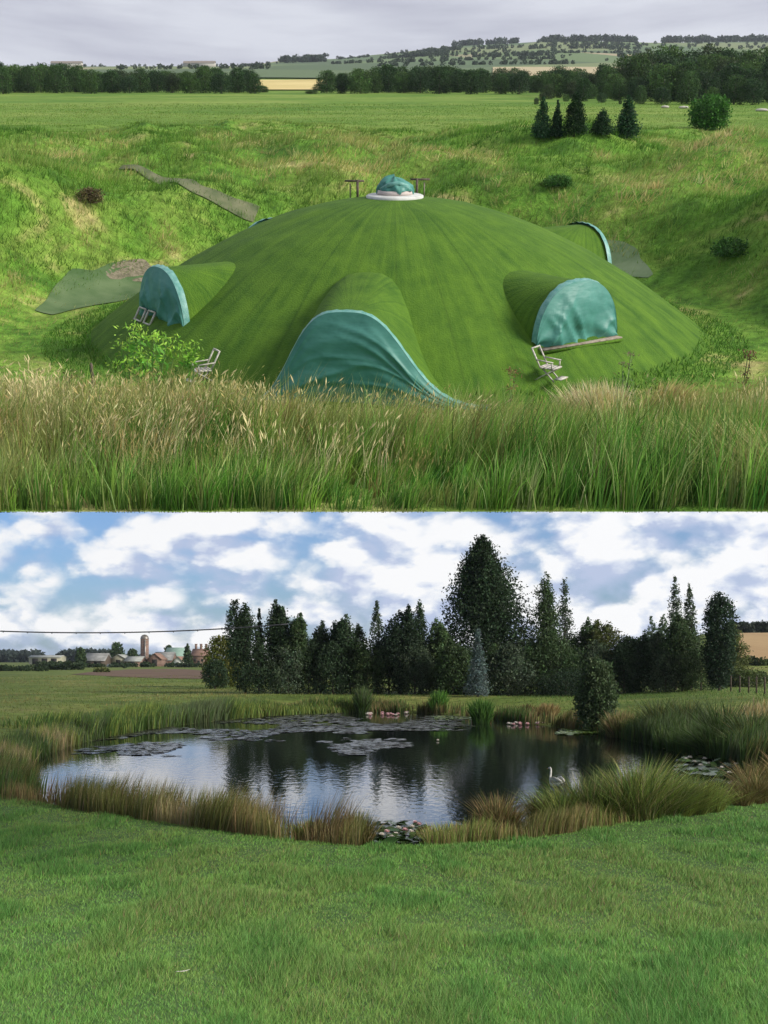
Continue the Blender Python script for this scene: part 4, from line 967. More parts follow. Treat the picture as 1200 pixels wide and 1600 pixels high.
l_tree('tree', 'mid height bushy tree right of the airy trees', 917, 97, 966, 52, ovoid, MID, 120, nc=380, **airy)
l_tree('tree', 'olive green bushy tree behind the bank willow', 950, 96, 969, 62, ovoid, OLIV, 121, nc=460, **airy)
l_tree('tree', 'dark bushy tree right of the olive one', 988, 94, 992, 66, ovoid, DARK, 122, nc=460, **airy)
l_tree('tree', 'broad dark tree left of the two thin spires', 1022, 97, 985, 60, ovoid, GREY, 123, nc=420, **airy)
l_tree('poplar_tree', 'taller left one of two thin airy spires at the right', 1055, 95, 902, 34, spire_env, GREY, 124, nc=230, nl=14, shell=.6, up=.25)
l_tree('poplar_tree', 'shorter right one of two thin airy spires at the right', 1078, 95, 908, 32, spire_env, GREY, 125, nc=220, nl=14, shell=.6, up=.25)
l_tree('tree', 'full dark tree under the two thin spires', 1066, 92, 962, 62, lambda w: col_env(w, .4), MID, 126, nc=480, **airy)
l_tree('cypress_tree', 'dark columnar tree at the right end of the treeline', 1124, 88, 929, 44, lambda w: (lambda t: w*(.45+t*1.1 if t < .4 else max(.1, .89+.11*math.sin(t*9)-((t-.4)/.6)**3*.75))), (.028, .054, .027), 127, leaders=0, nc=620, shell=.35, up=.15)
l_tree('tree', 'lighter green tree behind the dark columnar tree', 1143, 104, 968, 42, ovoid, OLIV, 128, nc=280)
l_tree('round_shrub', 'light green low bush right of the dark columnar tree', 1158, 100, 1050, 62, round_env, (.07, .10, .03), 129, nc=220, z0=.02)
l_tree('tree', 'distant round tree showing left of the two thin spires', 1018, 190, 964, 26, ovoid, MID, 130, nc=160, leaf=.3)
l_tree('tree', 'distant round tree just left of the taller spire', 1037, 195, 959, 22, ovoid, MID, 131, nc=160, leaf=.3)
l_tree('yellow_bush', 'yellow green rounded tree at the left foot of the treeline', 347, 118, 996, 54, round_env, (.13, .15, .03), 132, nc=420, z0=.02, shell=.3, leaf=.24)
l_tree('round_shrub', 'low dark shrub under the yellow green tree', 336, 112, 1032, 36, round_env, DARK, 133, nc=160, z0=.02)
for i, (px, d, top, w) in enumerate(((520, 95, 1002, 50), (575, 95, 1000, 50), (648, 94, 1004, 50), (725, 94, 1012, 50), (830, 93, 1006, 60), (930, 94, 1000, 56), (975, 93, 1010, 50), (1095, 91, 1016, 50), (450, 95, 1006, 50), (405, 95, 1012, 46), (780, 93, 1006, 46), (1040, 92, 1008, 50), (482, 96, 996, 44), (548, 97, 1000, 44), (608, 97, 992, 44), (672, 97, 996, 44), (900, 98, 984, 56), (820, 98, 976, 54))):
    l_tree('undergrowth_shrub', 'dark undergrowth shrub between the trunks of the pond treeline', px, d, top, w, round_env, [DARK, MID, GREY][i % 3], 140+i, 'shrub', 'undergrowth in the pond treeline', nc=200, z0=.01, leaf=.17)
# ---------------------------------------------------------------- far woods and hedges
def l_wood(name, lab, spans, seed, col, cat='wood'):
    g = np.random.default_rng(seed); V = []; C = []
    for (pa, pb, da, db, n, h) in spans:
        for k in range(n):
            d = g.uniform(da, db); px = g.uniform(pa, pb); x = lx(px, d); z = float(zl(np.array([x]), np.array([d]))[0])
            hh = h*g.uniform(.65, 1.15); m = 70
            u = g.normal(0, 1, (m, 3)); u /= np.linalg.norm(u, axis=1)[:, None]
            c = np.array([x, d, z+hh*.48])+u*np.array([hh*.6, hh*.6, hh*.5])*g.uniform(.5, 1, (m, 1))
            q = g.normal(0, 1, (m, 3)); q /= np.linalg.norm(q, axis=1)[:, None]; e = np.cross(q, g.normal(0, 1, (m, 3))); e /= np.linalg.norm(e, axis=1)[:, None]
            s = hh*.17
            V.append(np.stack([c-q*s, c+e*s*.7, c+q*s, c-e*s*.7], 1).reshape(-1, 3)); C.append(np.repeat(np.array(col)*g.uniform(.7, 1.3)*(1+g.normal(0, .12, (m, 1))), 4, 0))
    V = np.concatenate(V); V[:, 2] = np.maximum(V[:, 2], .2)
    return tag(obj(name, mesh_np(name, V, np.arange(len(V)).reshape(-1, 4), np.concatenate(C)), M_LEAF), lab, cat, kind='stuff')
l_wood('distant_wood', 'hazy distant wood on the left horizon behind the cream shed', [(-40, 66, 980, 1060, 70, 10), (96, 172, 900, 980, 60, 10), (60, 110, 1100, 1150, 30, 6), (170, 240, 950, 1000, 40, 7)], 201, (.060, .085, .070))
l_wood('distant_wood', 'dark wood along the hilltop at the right edge', [(1140, 1230, 345, 380, 60, 4.2)], 202, (.030, .045, .026))
l_wood('hedge_line', 'dark hedge across the meadow in front of the farm', [(-30, 75, 262, 270, 46, 1.2), (60, 132, 300, 312, 36, 2.1), (130, 165, 380, 386, 14, 1.4), (178, 240, 385, 395, 26, 1.6), (258, 325, 385, 395, 30, 1.6), (-30, 240, 330, 420, 20, 1.3)], 203, (.036, .060, .026), 'hedge')
l_wood('hedge_line', 'low hedge along the foot of the right hand corn field', [(1135, 1230, 182, 186, 34, 1.3), (1110, 1235, 135, 150, 40, .9)], 204, (.06, .085, .03), 'hedge')
for i, (px, d, top, w, lab) in enumerate(((182, 470, 1004, 22, 'dark round tree standing left of the silo'), (126, 380, 1012, 13, 'slim tree left of the dark farm barn'), (293, 420, 1006, 16, 'dark pointed tree among the farm roofs right of the silo'), (207, 520, 1014, 16, 'low tree just left of the silo'), (263, 500, 1008, 14, 'far tree behind the pale green farm roof'), (158, 240, 1046, 22, 'small round bush on the edge of the ploughed field'))):
    l_tree('tree' if i < 5 else 'bush', lab, px, d, top, w, round_env if i != 2 else spire_env, MID if i != 5 else OLIV, 160+i, 'tree' if i < 5 else 'bush', nc=150, nl=12, leaf=.35+.002*d*.5, z0=.03)
# ---------------------------------------------------------------- the farm
M_BRICK = plain('old_brick', (.18, .115, .09), (.27, .18, .145), .8, .9, vec=(1, 1, 3))
M_ROOFR = plain('red_roof', (.20, .12, .095), (.30, .19, .15), .5, .85)
M_ROOFG = plain('grey_sheet_roof', (.20, .20, .20), (.33, .33, .33), .4, .7)
M_ROOFP = plain('pale_sheet_roof', (.28, .29, .28), (.42, .43, .41), .4, .7)
M_ROOFV = plain('green_sheet_roof', (.22, .34, .29), (.33, .45, .39), .4, .6)
M_CREAM = plain('cream_wall', (.30, .285, .21), (.42, .40, .31), .3, .9)
M_DARK = plain('dark_opening', (.012, .012, .012), (.03, .028, .025), 3, .8)
M_METAL = plain('dull_metal_cap', (.16, .14, .13), (.34, .31, .29), .8, .45, metal=.5)
d = 450; p = LW(226, d); w = 6.4*d/F; H = lh(992, d, p.z)
t = thing('silo', 'tall rusty brown round silo with a domed cap at the farm', 'silo', LM(p))
obj('shaft', MB().tube([(0, 0, -.3), (0, 0, H-w)], [w, w], 28).mesh('shaft', True), M_BRICK, t)
obj('cap', MB().tube([(0, 0, H-w), (0, 0, H-w+.15)]+[(0, 0, H-w+.15+w*math.sin(a)) for a in np.linspace(.15, 1.5, 7)], [w*1.05, w*1.05]+[w*math.cos(a)*1.02 for a in np.linspace(.15, 1.5, 7)], 28).mesh('cap', True), M_METAL, t)
for k in range(7): obj('hoop', MB().tube([(0, 0, .8+k*(H-w)/7), (0, 0, .95+k*(H-w)/7)], [w*1.03]*2, 28).mesh('hoop'), M_METAL, t)
obj('ladder_chute', MB().box((w*.3, -w*1.0, (H-w)/2), (.5, .4, H-w-.4)).mesh('ladder_chute'), M_METAL, t)
def barn(lab, px0, px1, eave, ridge, d, wm, rm, gable=False, doors=(), cat='barn', name='barn', chim=0, dep=12):
    pm = (px0+px1)/2; p = LW(pm, d); w = (px1-px0)*d/F; he = lh(eave, d, p.z); hr = lh(ridge, d, p.z)
    t = thing(name, lab, cat, LM(p))
    if gable:   # gable faces the pond
        v = [(-w/2, 0, -.5), (w/2, 0, -.5), (w/2, 0, he), (0, 0, hr), (-w/2, 0, he)]; v2 = [(a, dep, c) for a, b, c in v]
        m = MB().add(v+v2, [[0, 1, 2, 4], [1, 6, 7, 2], [5, 0, 4, 9], [6, 5, 9, 7]], [[4, 2, 3], [7, 9, 8]])
        obj('wall', m.mesh('wall'), wm, t)
        e = .3
        rf = MB()
        for s in (-1, 1):
            a, b = Vector((s*(w/2+e), 0, he-e*(hr-he)/(w/2)*.9+.12)), Vector((0, 0, hr+.14))
            rf.add([(a.x, -.4, a.z), (b.x, -.4, b.z), (b.x, dep+.4, b.z), (a.x, dep+.4, a.z), (a.x, -.4, a.z-.12), (b.x, -.4, b.z-.12), (b.x, dep+.4, b.z-.12), (a.x, dep+.4, a.z-.12)], [[0, 1, 2, 3], [4, 7, 6, 5], [0, 4, 5, 1], [3, 2, 6, 7], [0, 3, 7, 4]])
    else:
        v = [(-w/2, 0, -.5), (-w/2, dep, -.5), (-w/2, dep, he), (-w/2, dep/2, hr), (-w/2, 0, he)]; v2 = [(w/2, b, c) for a, b, c in v]
        m = MB().add(v+v2, [[0, 4, 9, 5], [1, 6, 7, 2], [0, 1, 2, 4], [5, 9, 7, 6]], [[4, 2, 3], [9, 8, 7]])
        obj('wall', m.mesh('wall'), wm, t)
        rf = MB(); e = .4
        for s in (0, 1):
            y0 = -e if s == 0 else dep+e; z0 = he-e*(hr-he)/(dep/2)+.1
            rf.add([(-w/2-e, y0, z0), (w/2+e, y0, z0), (w/2+e, dep/2, hr+.12), (-w/2-e, dep/2, hr+.12), (-w/2-e, y0, z0-.14), (w/2+e, y0, z0-.14), (w/2+e, dep/2, hr-.02), (-w/2-e, dep/2, hr-.02)], [[0, 1, 2, 3], [4, 7, 6, 5], [0, 4, 5, 1], [1, 5, 6, 2], [0, 3, 7, 4]])
    r = obj('roof', rf.mesh('roof'), rm, t)
    for f, dw, dh in doors:
        obj('door' if dh > 2 else 'window', MB().box(((f-.5)*w, -.03, dh/2 if dh > 2 else he*.55), (dw, .1, dh)).mesh('door'), M_DARK, t)
    for k in range(chim):
        cx = (-.35+.35*k)*w; obj('chimney', MB().box((cx, dep/2, hr+.6), (.8, .8, 2.4)).box((cx, dep/2, hr+1.86), (1.0, 1.0, .2)).mesh('chimney'), M_BRICK, r)
    return t
barn('dark roofed open barn at the left of the farm', 127, 163, 1032, 1021, 430, M_DARKWOOD, M_ROOFG, doors=((.3, 2.2, 2.4), (.7, 2.4, 2.4)))
barn('long cream shed far left of the farm in front of the wood', 45, 94, 1027, 1024, 640, M_CREAM, M_ROOFP, doors=((.2, 3, 3), (.5, 3, 3), (.8, 3, 3)), cat='shed', name='shed')
barn('white gabled farm building between the dark barn and the silo', 172, 198, 1030, 1023, 440, M_CREAM, M_ROOFP, gable=True, doors=((.5, 1.6, 2.4),))
barn('low pale roofed farm shed touching the left of the silo', 195, 219, 1033, 1026, 436, M_BRICK, M_ROOFP, doors=((.5, 1.6, 2.1),), cat='shed', name='shed')
barn('reddish gabled building just right of the silo', 231, 252, 1030, 1021, 440, M_BRICK, M_ROOFR, gable=True, doors=((.5, 1.8, 2.5),))
barn('long grey roofed barn right of the silo', 240, 268, 1031, 1019, 456, M_BRICK, M_ROOFG, doors=((.5, 1.8, 2.4),))
barn('pale green roofed barn behind the farm bushes', 258, 288, 1025, 1012, 475, M_CREAM, M_ROOFV, doors=((.3, 1.2, 1.0), (.7, 1.2, 1.0)))
barn('white gabled cottage in front of the green roofed barn', 270, 285, 1033, 1026, 430, plain('whitewash', (.6, .6, .57), (.75, .75, .72), .5, .9), M_ROOFR, gable=True, doors=((.5, .9, 1.0),), cat='house', name='cottage')
barn('red brick farmhouse with chimneys right of the green roof', 299, 322, 1024, 1014, 450, M_BRICK, M_ROOFR, doors=((.25, .8, 1.0), (.5, .9, 2.1), (.75, .8, 1.0)), cat='house', name='farmhouse', chim=3)
barn('small white roofed shed on the grass in front of the farm', 168, 184, 1041, 1038, 392, M_CREAM, M_ROOFP, doors=((.5, .8, .9),), cat='shed', name='shed', dep=4)
# ---------------------------------------------------------------- overhead cable
t = thing('overhead_cable', 'dark overhead cable sagging across the sky left of the trees', 'cable', Matrix.Identity(4))
dcb = 70.; pts = []
for px, py in [(-60, 983.6), (60, 987.2), (140, 988.8), (200, 988.6), (270, 986.2), (360, 981.5), (450, 975)]:
    pts.append((lx(px, dcb), dcb, HC+(HZ-py)/F*dcb))
pts = np.array(pts); tt = np.linspace(pts[0, 0], pts[-1, 0], 40); zc = np.polyval(np.polyfit(pts[:, 0], pts[:, 2], 2), tt)
M_CABLE = plain('cable_rubber', (.035, .037, .045), (.06, .062, .07), 6, .6)
obj('wire', MB().tube([(a, dcb, b) for a, b in zip(tt, zc)], .036, 6).mesh('wire', True), M_CABLE, t)
for a in np.linspace(pts[0, 0]+1, pts[-1, 0]-1, 13):
    b = float(np.interp(a, tt, zc)); obj('clip', MB().box((a, dcb, b-.03), (.045, .05, .09)).mesh('clip'), M_CABLE, t)
# ---------------------------------------------------------------- post fence at the right edge
t = thing('post_fence', 'wire fence on dark posts by the corn field at the right edge', 'fence', Matrix.Identity(4))
prev = None
for px, dd in ((1142, 84), (1156, 82), (1170, 80), (1182, 78.5), (1195, 77), (1209, 75.5)):
    p = LW(px, dd); obj('post', MB().tube([p-Vector((0, 0, .2)), p+Vector((0, 0, 1.05)), p+Vector((0, 0, 1.12))], [.055, .05, .02], 7).mesh('post'), M_DARKWOOD, t)
    if prev is not None:
        for hh in (.4, .7, 1.0): obj('wire', MB().tube([prev+Vector((0, 0, hh)), p+Vector((0, 0, hh))], .009, 4).mesh('wire'), M_CABLE, t)
    prev = p
# ---------------------------------------------------------------- reeds and sedges
RNG = np.random.default_rng(500)
TANR = np.array((.31, .245, .105)); RUSTR = np.array((.215, .155, .068)); OLV = np.array((.15, .16, .045)); RGR = np.array((.085, .15, .035)); RGY = np.array((.12, .16, .07)); STRAW = np.array((.38, .32, .16)); YG = np.array((.22, .28, .065))
def along(i0, i1, n):
    """points on the pond edge between two photo points of its outline"""
    def tow(q): return np.array([(q[0]-600)/F*(HC*F/(q[1]-HZ)), HC*F/(q[1]-HZ)])
    a = int(np.argmin(np.hypot(*(POND-tow(i0)).T))); b = int(np.argmin(np.hypot(*(POND-tow(i1)).T)))
    if b < a: b += len(POND)
    idx = np.arange(a, b+1) % len(POND); L_ = POND[idx]; s = np.concatenate([[0], np.cumsum(np.hypot(*np.diff(L_, axis=0).T))])
    t = RNG.uniform(0, s[-1], n); return np.stack([np.interp(t, s, L_[:, 0]), np.interp(t, s, L_[:, 1])], 1), t
def fringe(name, lab, i0, i1, n, off, h, cols, wid, clump=.9, seed=1, hvar=.6, segs=2, lean=.12, dens=None):
    global RNG
    RNG = np.random.default_rng(seed); P, t = along(i0, i1, n)
    c = P.mean(0)*0+POND.mean(0); out = P-c; out /= np.linalg.norm(out, axis=1)[:, None]
    o = RNG.uniform(off[0], off[1], n)
    P = P+out*o[:, None]+RNG.normal(0, .12, (n, 2))
    qx = 600+P[:, 0]/P[:, 1]*F; k = ~((qx > 562) & (qx < 668) & (P[:, 1] < 26)); P, t, o = P[k], t[k], o[k]; n = len(P)
    cl = fbm(t*clump, o*.4, seed, 3); cl2 = fbm(t*clump*.45+9, o*.3, seed+5, 2)
    if dens is not None:
        k = RNG.uniform(0, 1, n) < sstep(dens, dens+.18, cl)+.08; P, t, o, cl, cl2 = P[k], t[k], o[k], cl[k], cl2[k]; n = len(P)
    z = np.maximum(zl(P[:, 0], P[:, 1]), -.05)
    hh = h*(1-hvar+hvar*1.5*cl)*RNG.uniform(.55, 1.1, n)
    k = np.clip(((cl2-.25)/.5*(len(cols)-1)+RNG.normal(0, .55, n)).round().astype(int), 0, len(cols)-1); c = jit(np.array(cols)[k]*.9, n, .16) if n else None
    le = (np.stack([lean*.5+.8*(cl-.5), 0*cl], 1)+RNG.normal(0, lean, (n, 2)))*hh[:, None]
    return blades(np.stack([P[:, 0], P[:, 1], z-.03], 1), hh, wid*RNG.uniform(.6, 1.4, n), le, c*.75, segs, np.clip(c*1.25, 0, .8))
def stuff(name, lab, parts, cat='reeds', mat=None):
    V, T, C = join(parts); return tag(obj(name, mesh_np(name, V, T, C), mat or M_GRASS), lab, cat, kind='stuff')
near = []
near.append(fringe('', '', (640, 1331), (30, 1235), 20000, (-.15, 1.05), .80, [RUSTR, TANR, OLV, OLV, STRAW], .011, 1.3, 502, .9, dens=.36))
near.append(fringe('', '', (640, 1331), (45, 1256), 5000, (-.5, .3), .95, [RUSTR*.6, RUSTR, OLV], .011, 1.3, 503, .6, dens=.5))
near.append(fringe('', '', (1010, 1280), (600, 1331), 9000, (-.1, .9), .62, [OLV, TANR, YG, RUSTR], .012, 1.1, 504, .85))
stuff('sedge_fringe', 'rusty brown sedge strip along the near edge of the pond', near)
left = [fringe('', '', (45, 1256), (130, 1158), 7500, (-.1, 1.5), .85, [RGR, RGY, YG, STRAW], .028, .5, 505, .55),
        fringe('', '', (130, 1158), (420, 1119), 11000, (-.1, 2.2), 1.1, [RGY, RGR, YG, RGR, TANR], .04, .35, 506, .6),
        fringe('', '', (130, 1158), (330, 1127), 3500, (1.5, 6.5), .6, [RGR, YG, STRAW], .05, .3, 507, .6)]
stuff('reed_fringe', 'green and straw reeds along the left bank of the pond', left)
far = [fringe('', '', (400, 1120), (660, 1112), 7000, (-.1, 1.6), .95, [RGR, TANR*.8, RGR, YG], .05, .3, 508, .75),
       fringe('', '', (660, 1112), (960, 1150), 5000, (-.2, 1.2), .85, [OLV*.7, TANR*.7, RGR], .05, .35, 509, .7, dens=.42)]
stuff('reed_fringe', 'patchy reeds along the far bank of the pond', far)
right = [fringe('', '', (960, 1150), (1188, 1206), 15000, (-.1, 2.6), 1.2, [RGR*.8, RGY*.8, RGR, OLV], .038, .35, 510, .55, 2, .16),
         fringe('', '', (1020, 1165), (1188, 1206), 6000, (2.5, 6.0), 1.1, [OLV, RGR, TANR, STRAW], .04, .3, 511, .55, 3, .16)]
stuff('reed_fringe', 'tall dark green reed bed on the right bank', right)
# single clumps
def l_tuss(name, lab, px, d, n, wpx, h, cols, seed, wid=.03, lean=(0, 0), spread=.3, cat='reed clump', group=None, tufts=0):
    g = np.random.default_rng(seed); cs = np.array(cols)
    return tussock(name, lab, px, d, n, wpx, h, cs[g.integers(0, len(cs), n)], M_=LM, gl=LW, lean=lean, spread=spread, wid=wid, seed=seed, kindcat=cat, ff=d, group=group, tufts=tufts)
def dof(py): return HC*F/(py-HZ)
l_tuss('reed_clump', 'grey green column of reeds at the far edge above the pink lilies', 566, dof(1114), 900, 20, 1.85, [RGY*.75, RGR*.6], 521, .05, spread=.05)
l_tuss('reed_clump', 'bright green reed clump on the far bank, left of two', 685, dof(1115), 700, 20, 1.55, [(.09, .20, .03), (.07, .16, .03)], 522, .05, spread=.12)
l_tuss('reed_clump', 'bright green reed clump standing in the water, right of two', 752, dof(1130), 1000, 26, 1.50, [(.08, .18, .03), (.06, .14, .03)], 523, .045, spread=.14)
l_tuss('reed_clump', 'brown dry reed clump on the far bank left of the willow', 855, dof(1126), 500, 30, .85, [TANR*.8, RUSTR], 524, .045)
l_tuss('reed_clump', 'dark brown reed clump on the far bank between bright reeds and willow', 822, dof(1124), 400, 24, .75, [OLV*.6, RUSTR*.7], 525, .045)
l_tuss('sedge_clump', 'dark rusty upright sedge clump right of the near pink lilies', 800, 23.6, 1500, 90, 1.0, [RUSTR*.75, OLV*.7, RUSTR], 526, .012, spread=.22, tufts=5)
l_tuss('sedge_clump', 'dark brown sedge clump beside the grass mound', 868, 24.3, 1300, 70, .95, [RUSTR*.8, TANR*.7, OLV*.8], 527, .012, spread=.22, tufts=4)
l_tuss('sedge_clump', 'tan sedge clump in front of the near pink lilies on the right', 705, 22.6, 1000, 100, .48, [OLV, TANR, YG], 528, .012, spread=.35)
l_tuss('sedge_clump', 'olive sedge clump at the left of the near pink lilies', 556, 22.4, 900, 50, .75, [OLV, TANR*.8, OLV*.6], 529, .012, spread=.3)
l_tuss('sedge_clump', 'yellowish sedge clump left of the near lilies', 486, 23.0, 800, 56, .5, [YG, OLV, TANR], 530, .012, spread=.35)
l_tuss('grass_mound', 'big mound of arching green grass at the right edge of the water', 972, 24.6, 8000, 190, 1.30, [YG, RGR, YG*.9, OLV, STRAW*.8, RGR*.8], 531, .013, lean=(.05, -.05), spread=.5, cat='grass mound', tufts=30)
l_tuss('grass_mound', 'left shoulder of arching olive grass leaning over the water', 895, 24.2, 3600, 100, .95, [OLV, YG, RGR], 532, .012, lean=(-.08, -.05), spread=.5, cat='grass mound', tufts=16)
l_tuss('grass_mound', 'right shoulder of yellow green arching grass', 1068, 24.8, 4000, 120, .95, [YG, OLV, YG], 533, .012, lean=(.08, -.05), spread=.5, cat='grass mound', tufts=16)
l_tuss('sedge_clump', 'brown grass tussock by the right edge beside the lawn', 1165, 26.3, 2200, 90, .85, [RUSTR, TANR*.8, OLV], 534, .014, spread=.4, tufts=6)
l_tuss('sedge_clump', 'tall tan grass tussock cut by the right edge of the picture', 1200, 30.0, 1800, 80, 1.05, [TANR, OLV, RUSTR], 535, .016, spread=.4, tufts=6)
l_tuss('reed_clump', 'tall dark reed hummock on the right bank', 1135, 43, 2600, 110, 1.75, [RGR*.7, RGY*.6, RGR*.8], 536, .026, spread=.35, tufts=7)
l_tuss('reed_clump', 'second dark reed hummock nearer the willow on the right bank', 1052, 50, 2400, 84, 1.7, [RGR*.7, RGY*.7, OLV*.8], 537, .03, spread=.35, tufts=6)
l_tuss('reed_clump', 'dark reed hummock at the right picture edge', 1190, 41, 2200, 90, 1.5, [RGY*.7, OLV*.8, RGR*.7], 538, .026, spread=.35, tufts=6)
l_tuss('reed_clump', 'pale brown grass clump beside the foot of the willow', 968, dof(1152), 700, 36, 1.3, [TANR*.8, STRAW*.7, OLV], 539, .04, spread=.3)
# bank willow
p = LW(932, dof(1143)); dd = p.y; H = lh(1036, dd, p.z); w = 25*dd/F
g = np.random.default_rng(77)
V, Q, C = crown(lambda t: w*max(.12, math.sin(PI*min(1, .16+t*.80)))**.7, H, .02, 900, 26, .26, .10, (.075, .115, .05), seed=77, shell=.35, up=.5, colv=.25)
t = thing('willow_bush', 'big upright dark willow bush on the far bank at the water', 'bush', LM(p))
tm = MB()
for k in range(9):
    a = g.uniform(0, 6.28); tm.tube([(math.cos(a)*.1, math.sin(a)*.1, -.1), (math.cos(a)*w*.35, math.sin(a)*w*.35, H*.45), (math.cos(a)*w*.5, math.sin(a)*w*.5, H*.85)], [.04, .03, .01], 5)
obj('stems', tm.mesh('stems', True), M_BARK, t); obj('crown', mesh_np('crown', V, Q, C), M_LEAF, t)
# ---------------------------------------------------------------- water lilies
def pad_mesh(n=10, seed=0):
    g = random.Random(seed); v = [(0, 0, .004)]; a0 = g.uniform(0, 6.28)
    for k in range(n):
        a = a0+.18+(2*PI-.36)*k/(n-1); r = 1*g.uniform(.9, 1.05); v.append((math.cos(a)*r, math.sin(a)*r, g.uniform(0, .05)))
    return np.array(v), np.array([[0, k+1, k+2] for k in range(n-1)])
def pads(pts, size, col, tilt=.04, z0=.012):
    n = len(pts); V = []; T = []; C = []; base, tri = pad_mesh(); k = len(base)
    a = RNG.uniform(0, 2*PI, n); ca, sa = np.cos(a)[:, None], np.sin(a)[:, None]
    bx, by, bz = base[:, 0][None], base[:, 1][None], base[:, 2][None]
    s = size[:, None]; x = (bx*ca-by*sa)*s; y = (bx*sa+by*ca)*s
    tx, ty = RNG.normal(0, tilt, (2, n, 1)); z = z0+bz*s*.5+np.maximum(x*tx+y*ty, -.008)
    V = np.stack([x+pts[:, :1], y+pts[:, 1:2], z+RNG.uniform(0, .012, (n, 1))], -1).reshape(-1, 3)
    T = (tri[None]+(np.arange(n)*k)[:, None, None]).reshape(-1, 3)
    return V, T, np.repeat(jit(col, n, .2), k, 0)
M_PAD = leafmat('lily_pad', .05, .25, .7)
def img_pts(n, xr, yr, seed, thr=.48, sc=(.010, .05)):
    g = np.random.default_rng(seed); px = g.uniform(*xr, n); py = g.uniform(*yr, n); d = HC*F/(py-HZ); x = (px-600)/F*d
    f = fbm(x*.30+seed, d*.13, seed, 4); ck = np.abs(fbm(x*.55+9, d*.22, seed+60, 3)-.5); k = (g.uniform(0, 1, n) < sstep(thr, thr+.10, f-.12*sstep(xr[1]-170, xr[1], px)-.22*sstep(yr[1]-34, yr[1], py)*(yr[1] > 1150))*(.05+.95*sstep(.012, .05, ck))) & (pond_sd(x, d) < -.15)
    return np.stack([x, d], 1)[k]
RNG = np.random.default_rng(700)
pp = np.concatenate([img_pts(13000, (60, 760), (1113, 1142), 3, .40), img_pts(11000, (40, 640), (1140, 1180), 4, .36), img_pts(700, (200, 520), (1180, 1200), 5, .52)])
V, T, C = pads(pp, RNG.uniform(.09, .22, len(pp)), np.array((.07, .074, .055)), .04)
tag(obj('lily_pads', mesh_np('lily_pads', V, T, C), M_PAD), 'broad mats of greyish lily pads on the far left water', 'lily pads', kind='stuff')
def mat_patch(lab, px, py, rx, ry, n, col, seed):
    g = np.random.default_rng(seed); a = g.uniform(0, 2*PI, n); r = np.sqrt(g.uniform(0, 1, n))*(.85+.2*np.sin(a*3+seed))
    qx = px+np.cos(a)*r*rx; qy = py+np.sin(a)*r*ry; d = HC*F/(qy-HZ)
    V, T, C = pads(np.stack([(qx-600)/F*d, d], 1), g.uniform(.06, .16, n), np.array(col), .12, .016)
    return tag(obj('duckweed_mat', mesh_np('duckweed_mat', V, T, C), M_PAD), lab, 'duckweed mat')
mat_patch('bright green floating leaf mat in front of the willow', 903, 1143.5, 41, 5.6, 1500, (.17, .25, .06), 711)
mat_patch('small green floating leaf mat between the two bright reed clumps', 702, 1122.5, 32, 3.6, 700, (.13, .18, .07), 712)
M_PETAL = plain('pink_petal', (.72, .38, .44), (.85, .62, .62), 30, .5)
M_PETALW = plain('white_petal', (.75, .68, .62), (.86, .82, .76), 30, .5)
M_STAMEN = plain('yellow_stamen', (.6, .4, .05), (.7, .5, .1), 30, .6)
def flower_meshes(seed):
    g = random.Random(seed); m = MB()
    for ring, (n, el, L) in enumerate(((9, .35, 1.0), (8, .8, .9), (6, 1.15, .75))):
        for k in range(n):
            a = 2*PI*(k+.5*ring)/n+g.uniform(-.1, .1); e = el+g.uniform(-.1, .1); c, s_ = math.cos(a), math.sin(a)
            u = np.array([c*math.cos(e), s_*math.cos(e), math.sin(e)]); sd_ = np.array([-s_, c, 0])*.24*L; up_ = np.array([0, 0, .12])
            m.add([u*.08, u*L*.55+sd_-up_*.3, u*L+up_, u*L*.55-sd_-up_*.3], [[0, 1, 2, 3]])
    c = MB().tube([(0, 0, .05), (0, 0, .35), (0, 0, .45)], [.2, .22, .08], 8)
    return m.mesh('petals'), c.mesh('stamens')
FL = [flower_meshes(k) for k in range(3)]
for a, b in FL: b.materials.append(M_STAMEN)
FLW = []
for a, b in FL:
    a2 = a.copy(); a.materials.append(M_PETAL); a2.materials.append(M_PETALW); FLW.append((a2, b))
def flower(px, py, size, lab, group, white=False, k=0, lift=.02):
    d = HC*F/(py-HZ); t = thing('water_lily', lab, 'flower', LM((lx(px, d), d, lift), k*1.3, size), group)
    a, b = (FLW if white else FL)[k % 3]
    pt = obj('petals', a, None, t); obj('stamens', b, None, pt)
def lily_bed(lab, px, py, rx, ry, n, seed, size=(.10, .17), col=(.045, .085, .03)):
    g = np.random.default_rng(seed); d0 = HC*F/(py-HZ); t = thing('lily_bed', lab, 'lily pads', LM((lx(px, d0), d0, 0)))
    shp = []
    for k in range(5):
        v, tri = pad_mesh(11, seed+k); me = mesh_np('lily_pad', v*np.array([1, 1, .8]), tri, jit(col, 1, .2).repeat(len(v), 0)); me.materials.append(M_PAD); shp.append(me)
    for k in range(n):
        a = g.uniform(0, 2*PI); r = math.sqrt(g.uniform(0, 1)); qx, qy = px+math.cos(a)*r*rx, py+math.sin(a)*r*ry; d = HC*F/(qy-HZ)
        o = obj('lily_pad', shp[k % 5], None, t); s_ = g.uniform(*size)
        o.matrix_local = Matrix.Translation((lx(qx, d)-lx(px, d0), d-d0, g.uniform(.015, .10))) @ Matrix.Rotation(g.uniform(0, 6), 4, 'Z') @ Matrix.Rotation(g.normal(0, .28), 4, 'X') @ Matrix.Scale(s_, 4)
lily_bed('dense near bed of dark green lily pads at the lawn edge', 618, 1306, 52, 18, 170, 721)
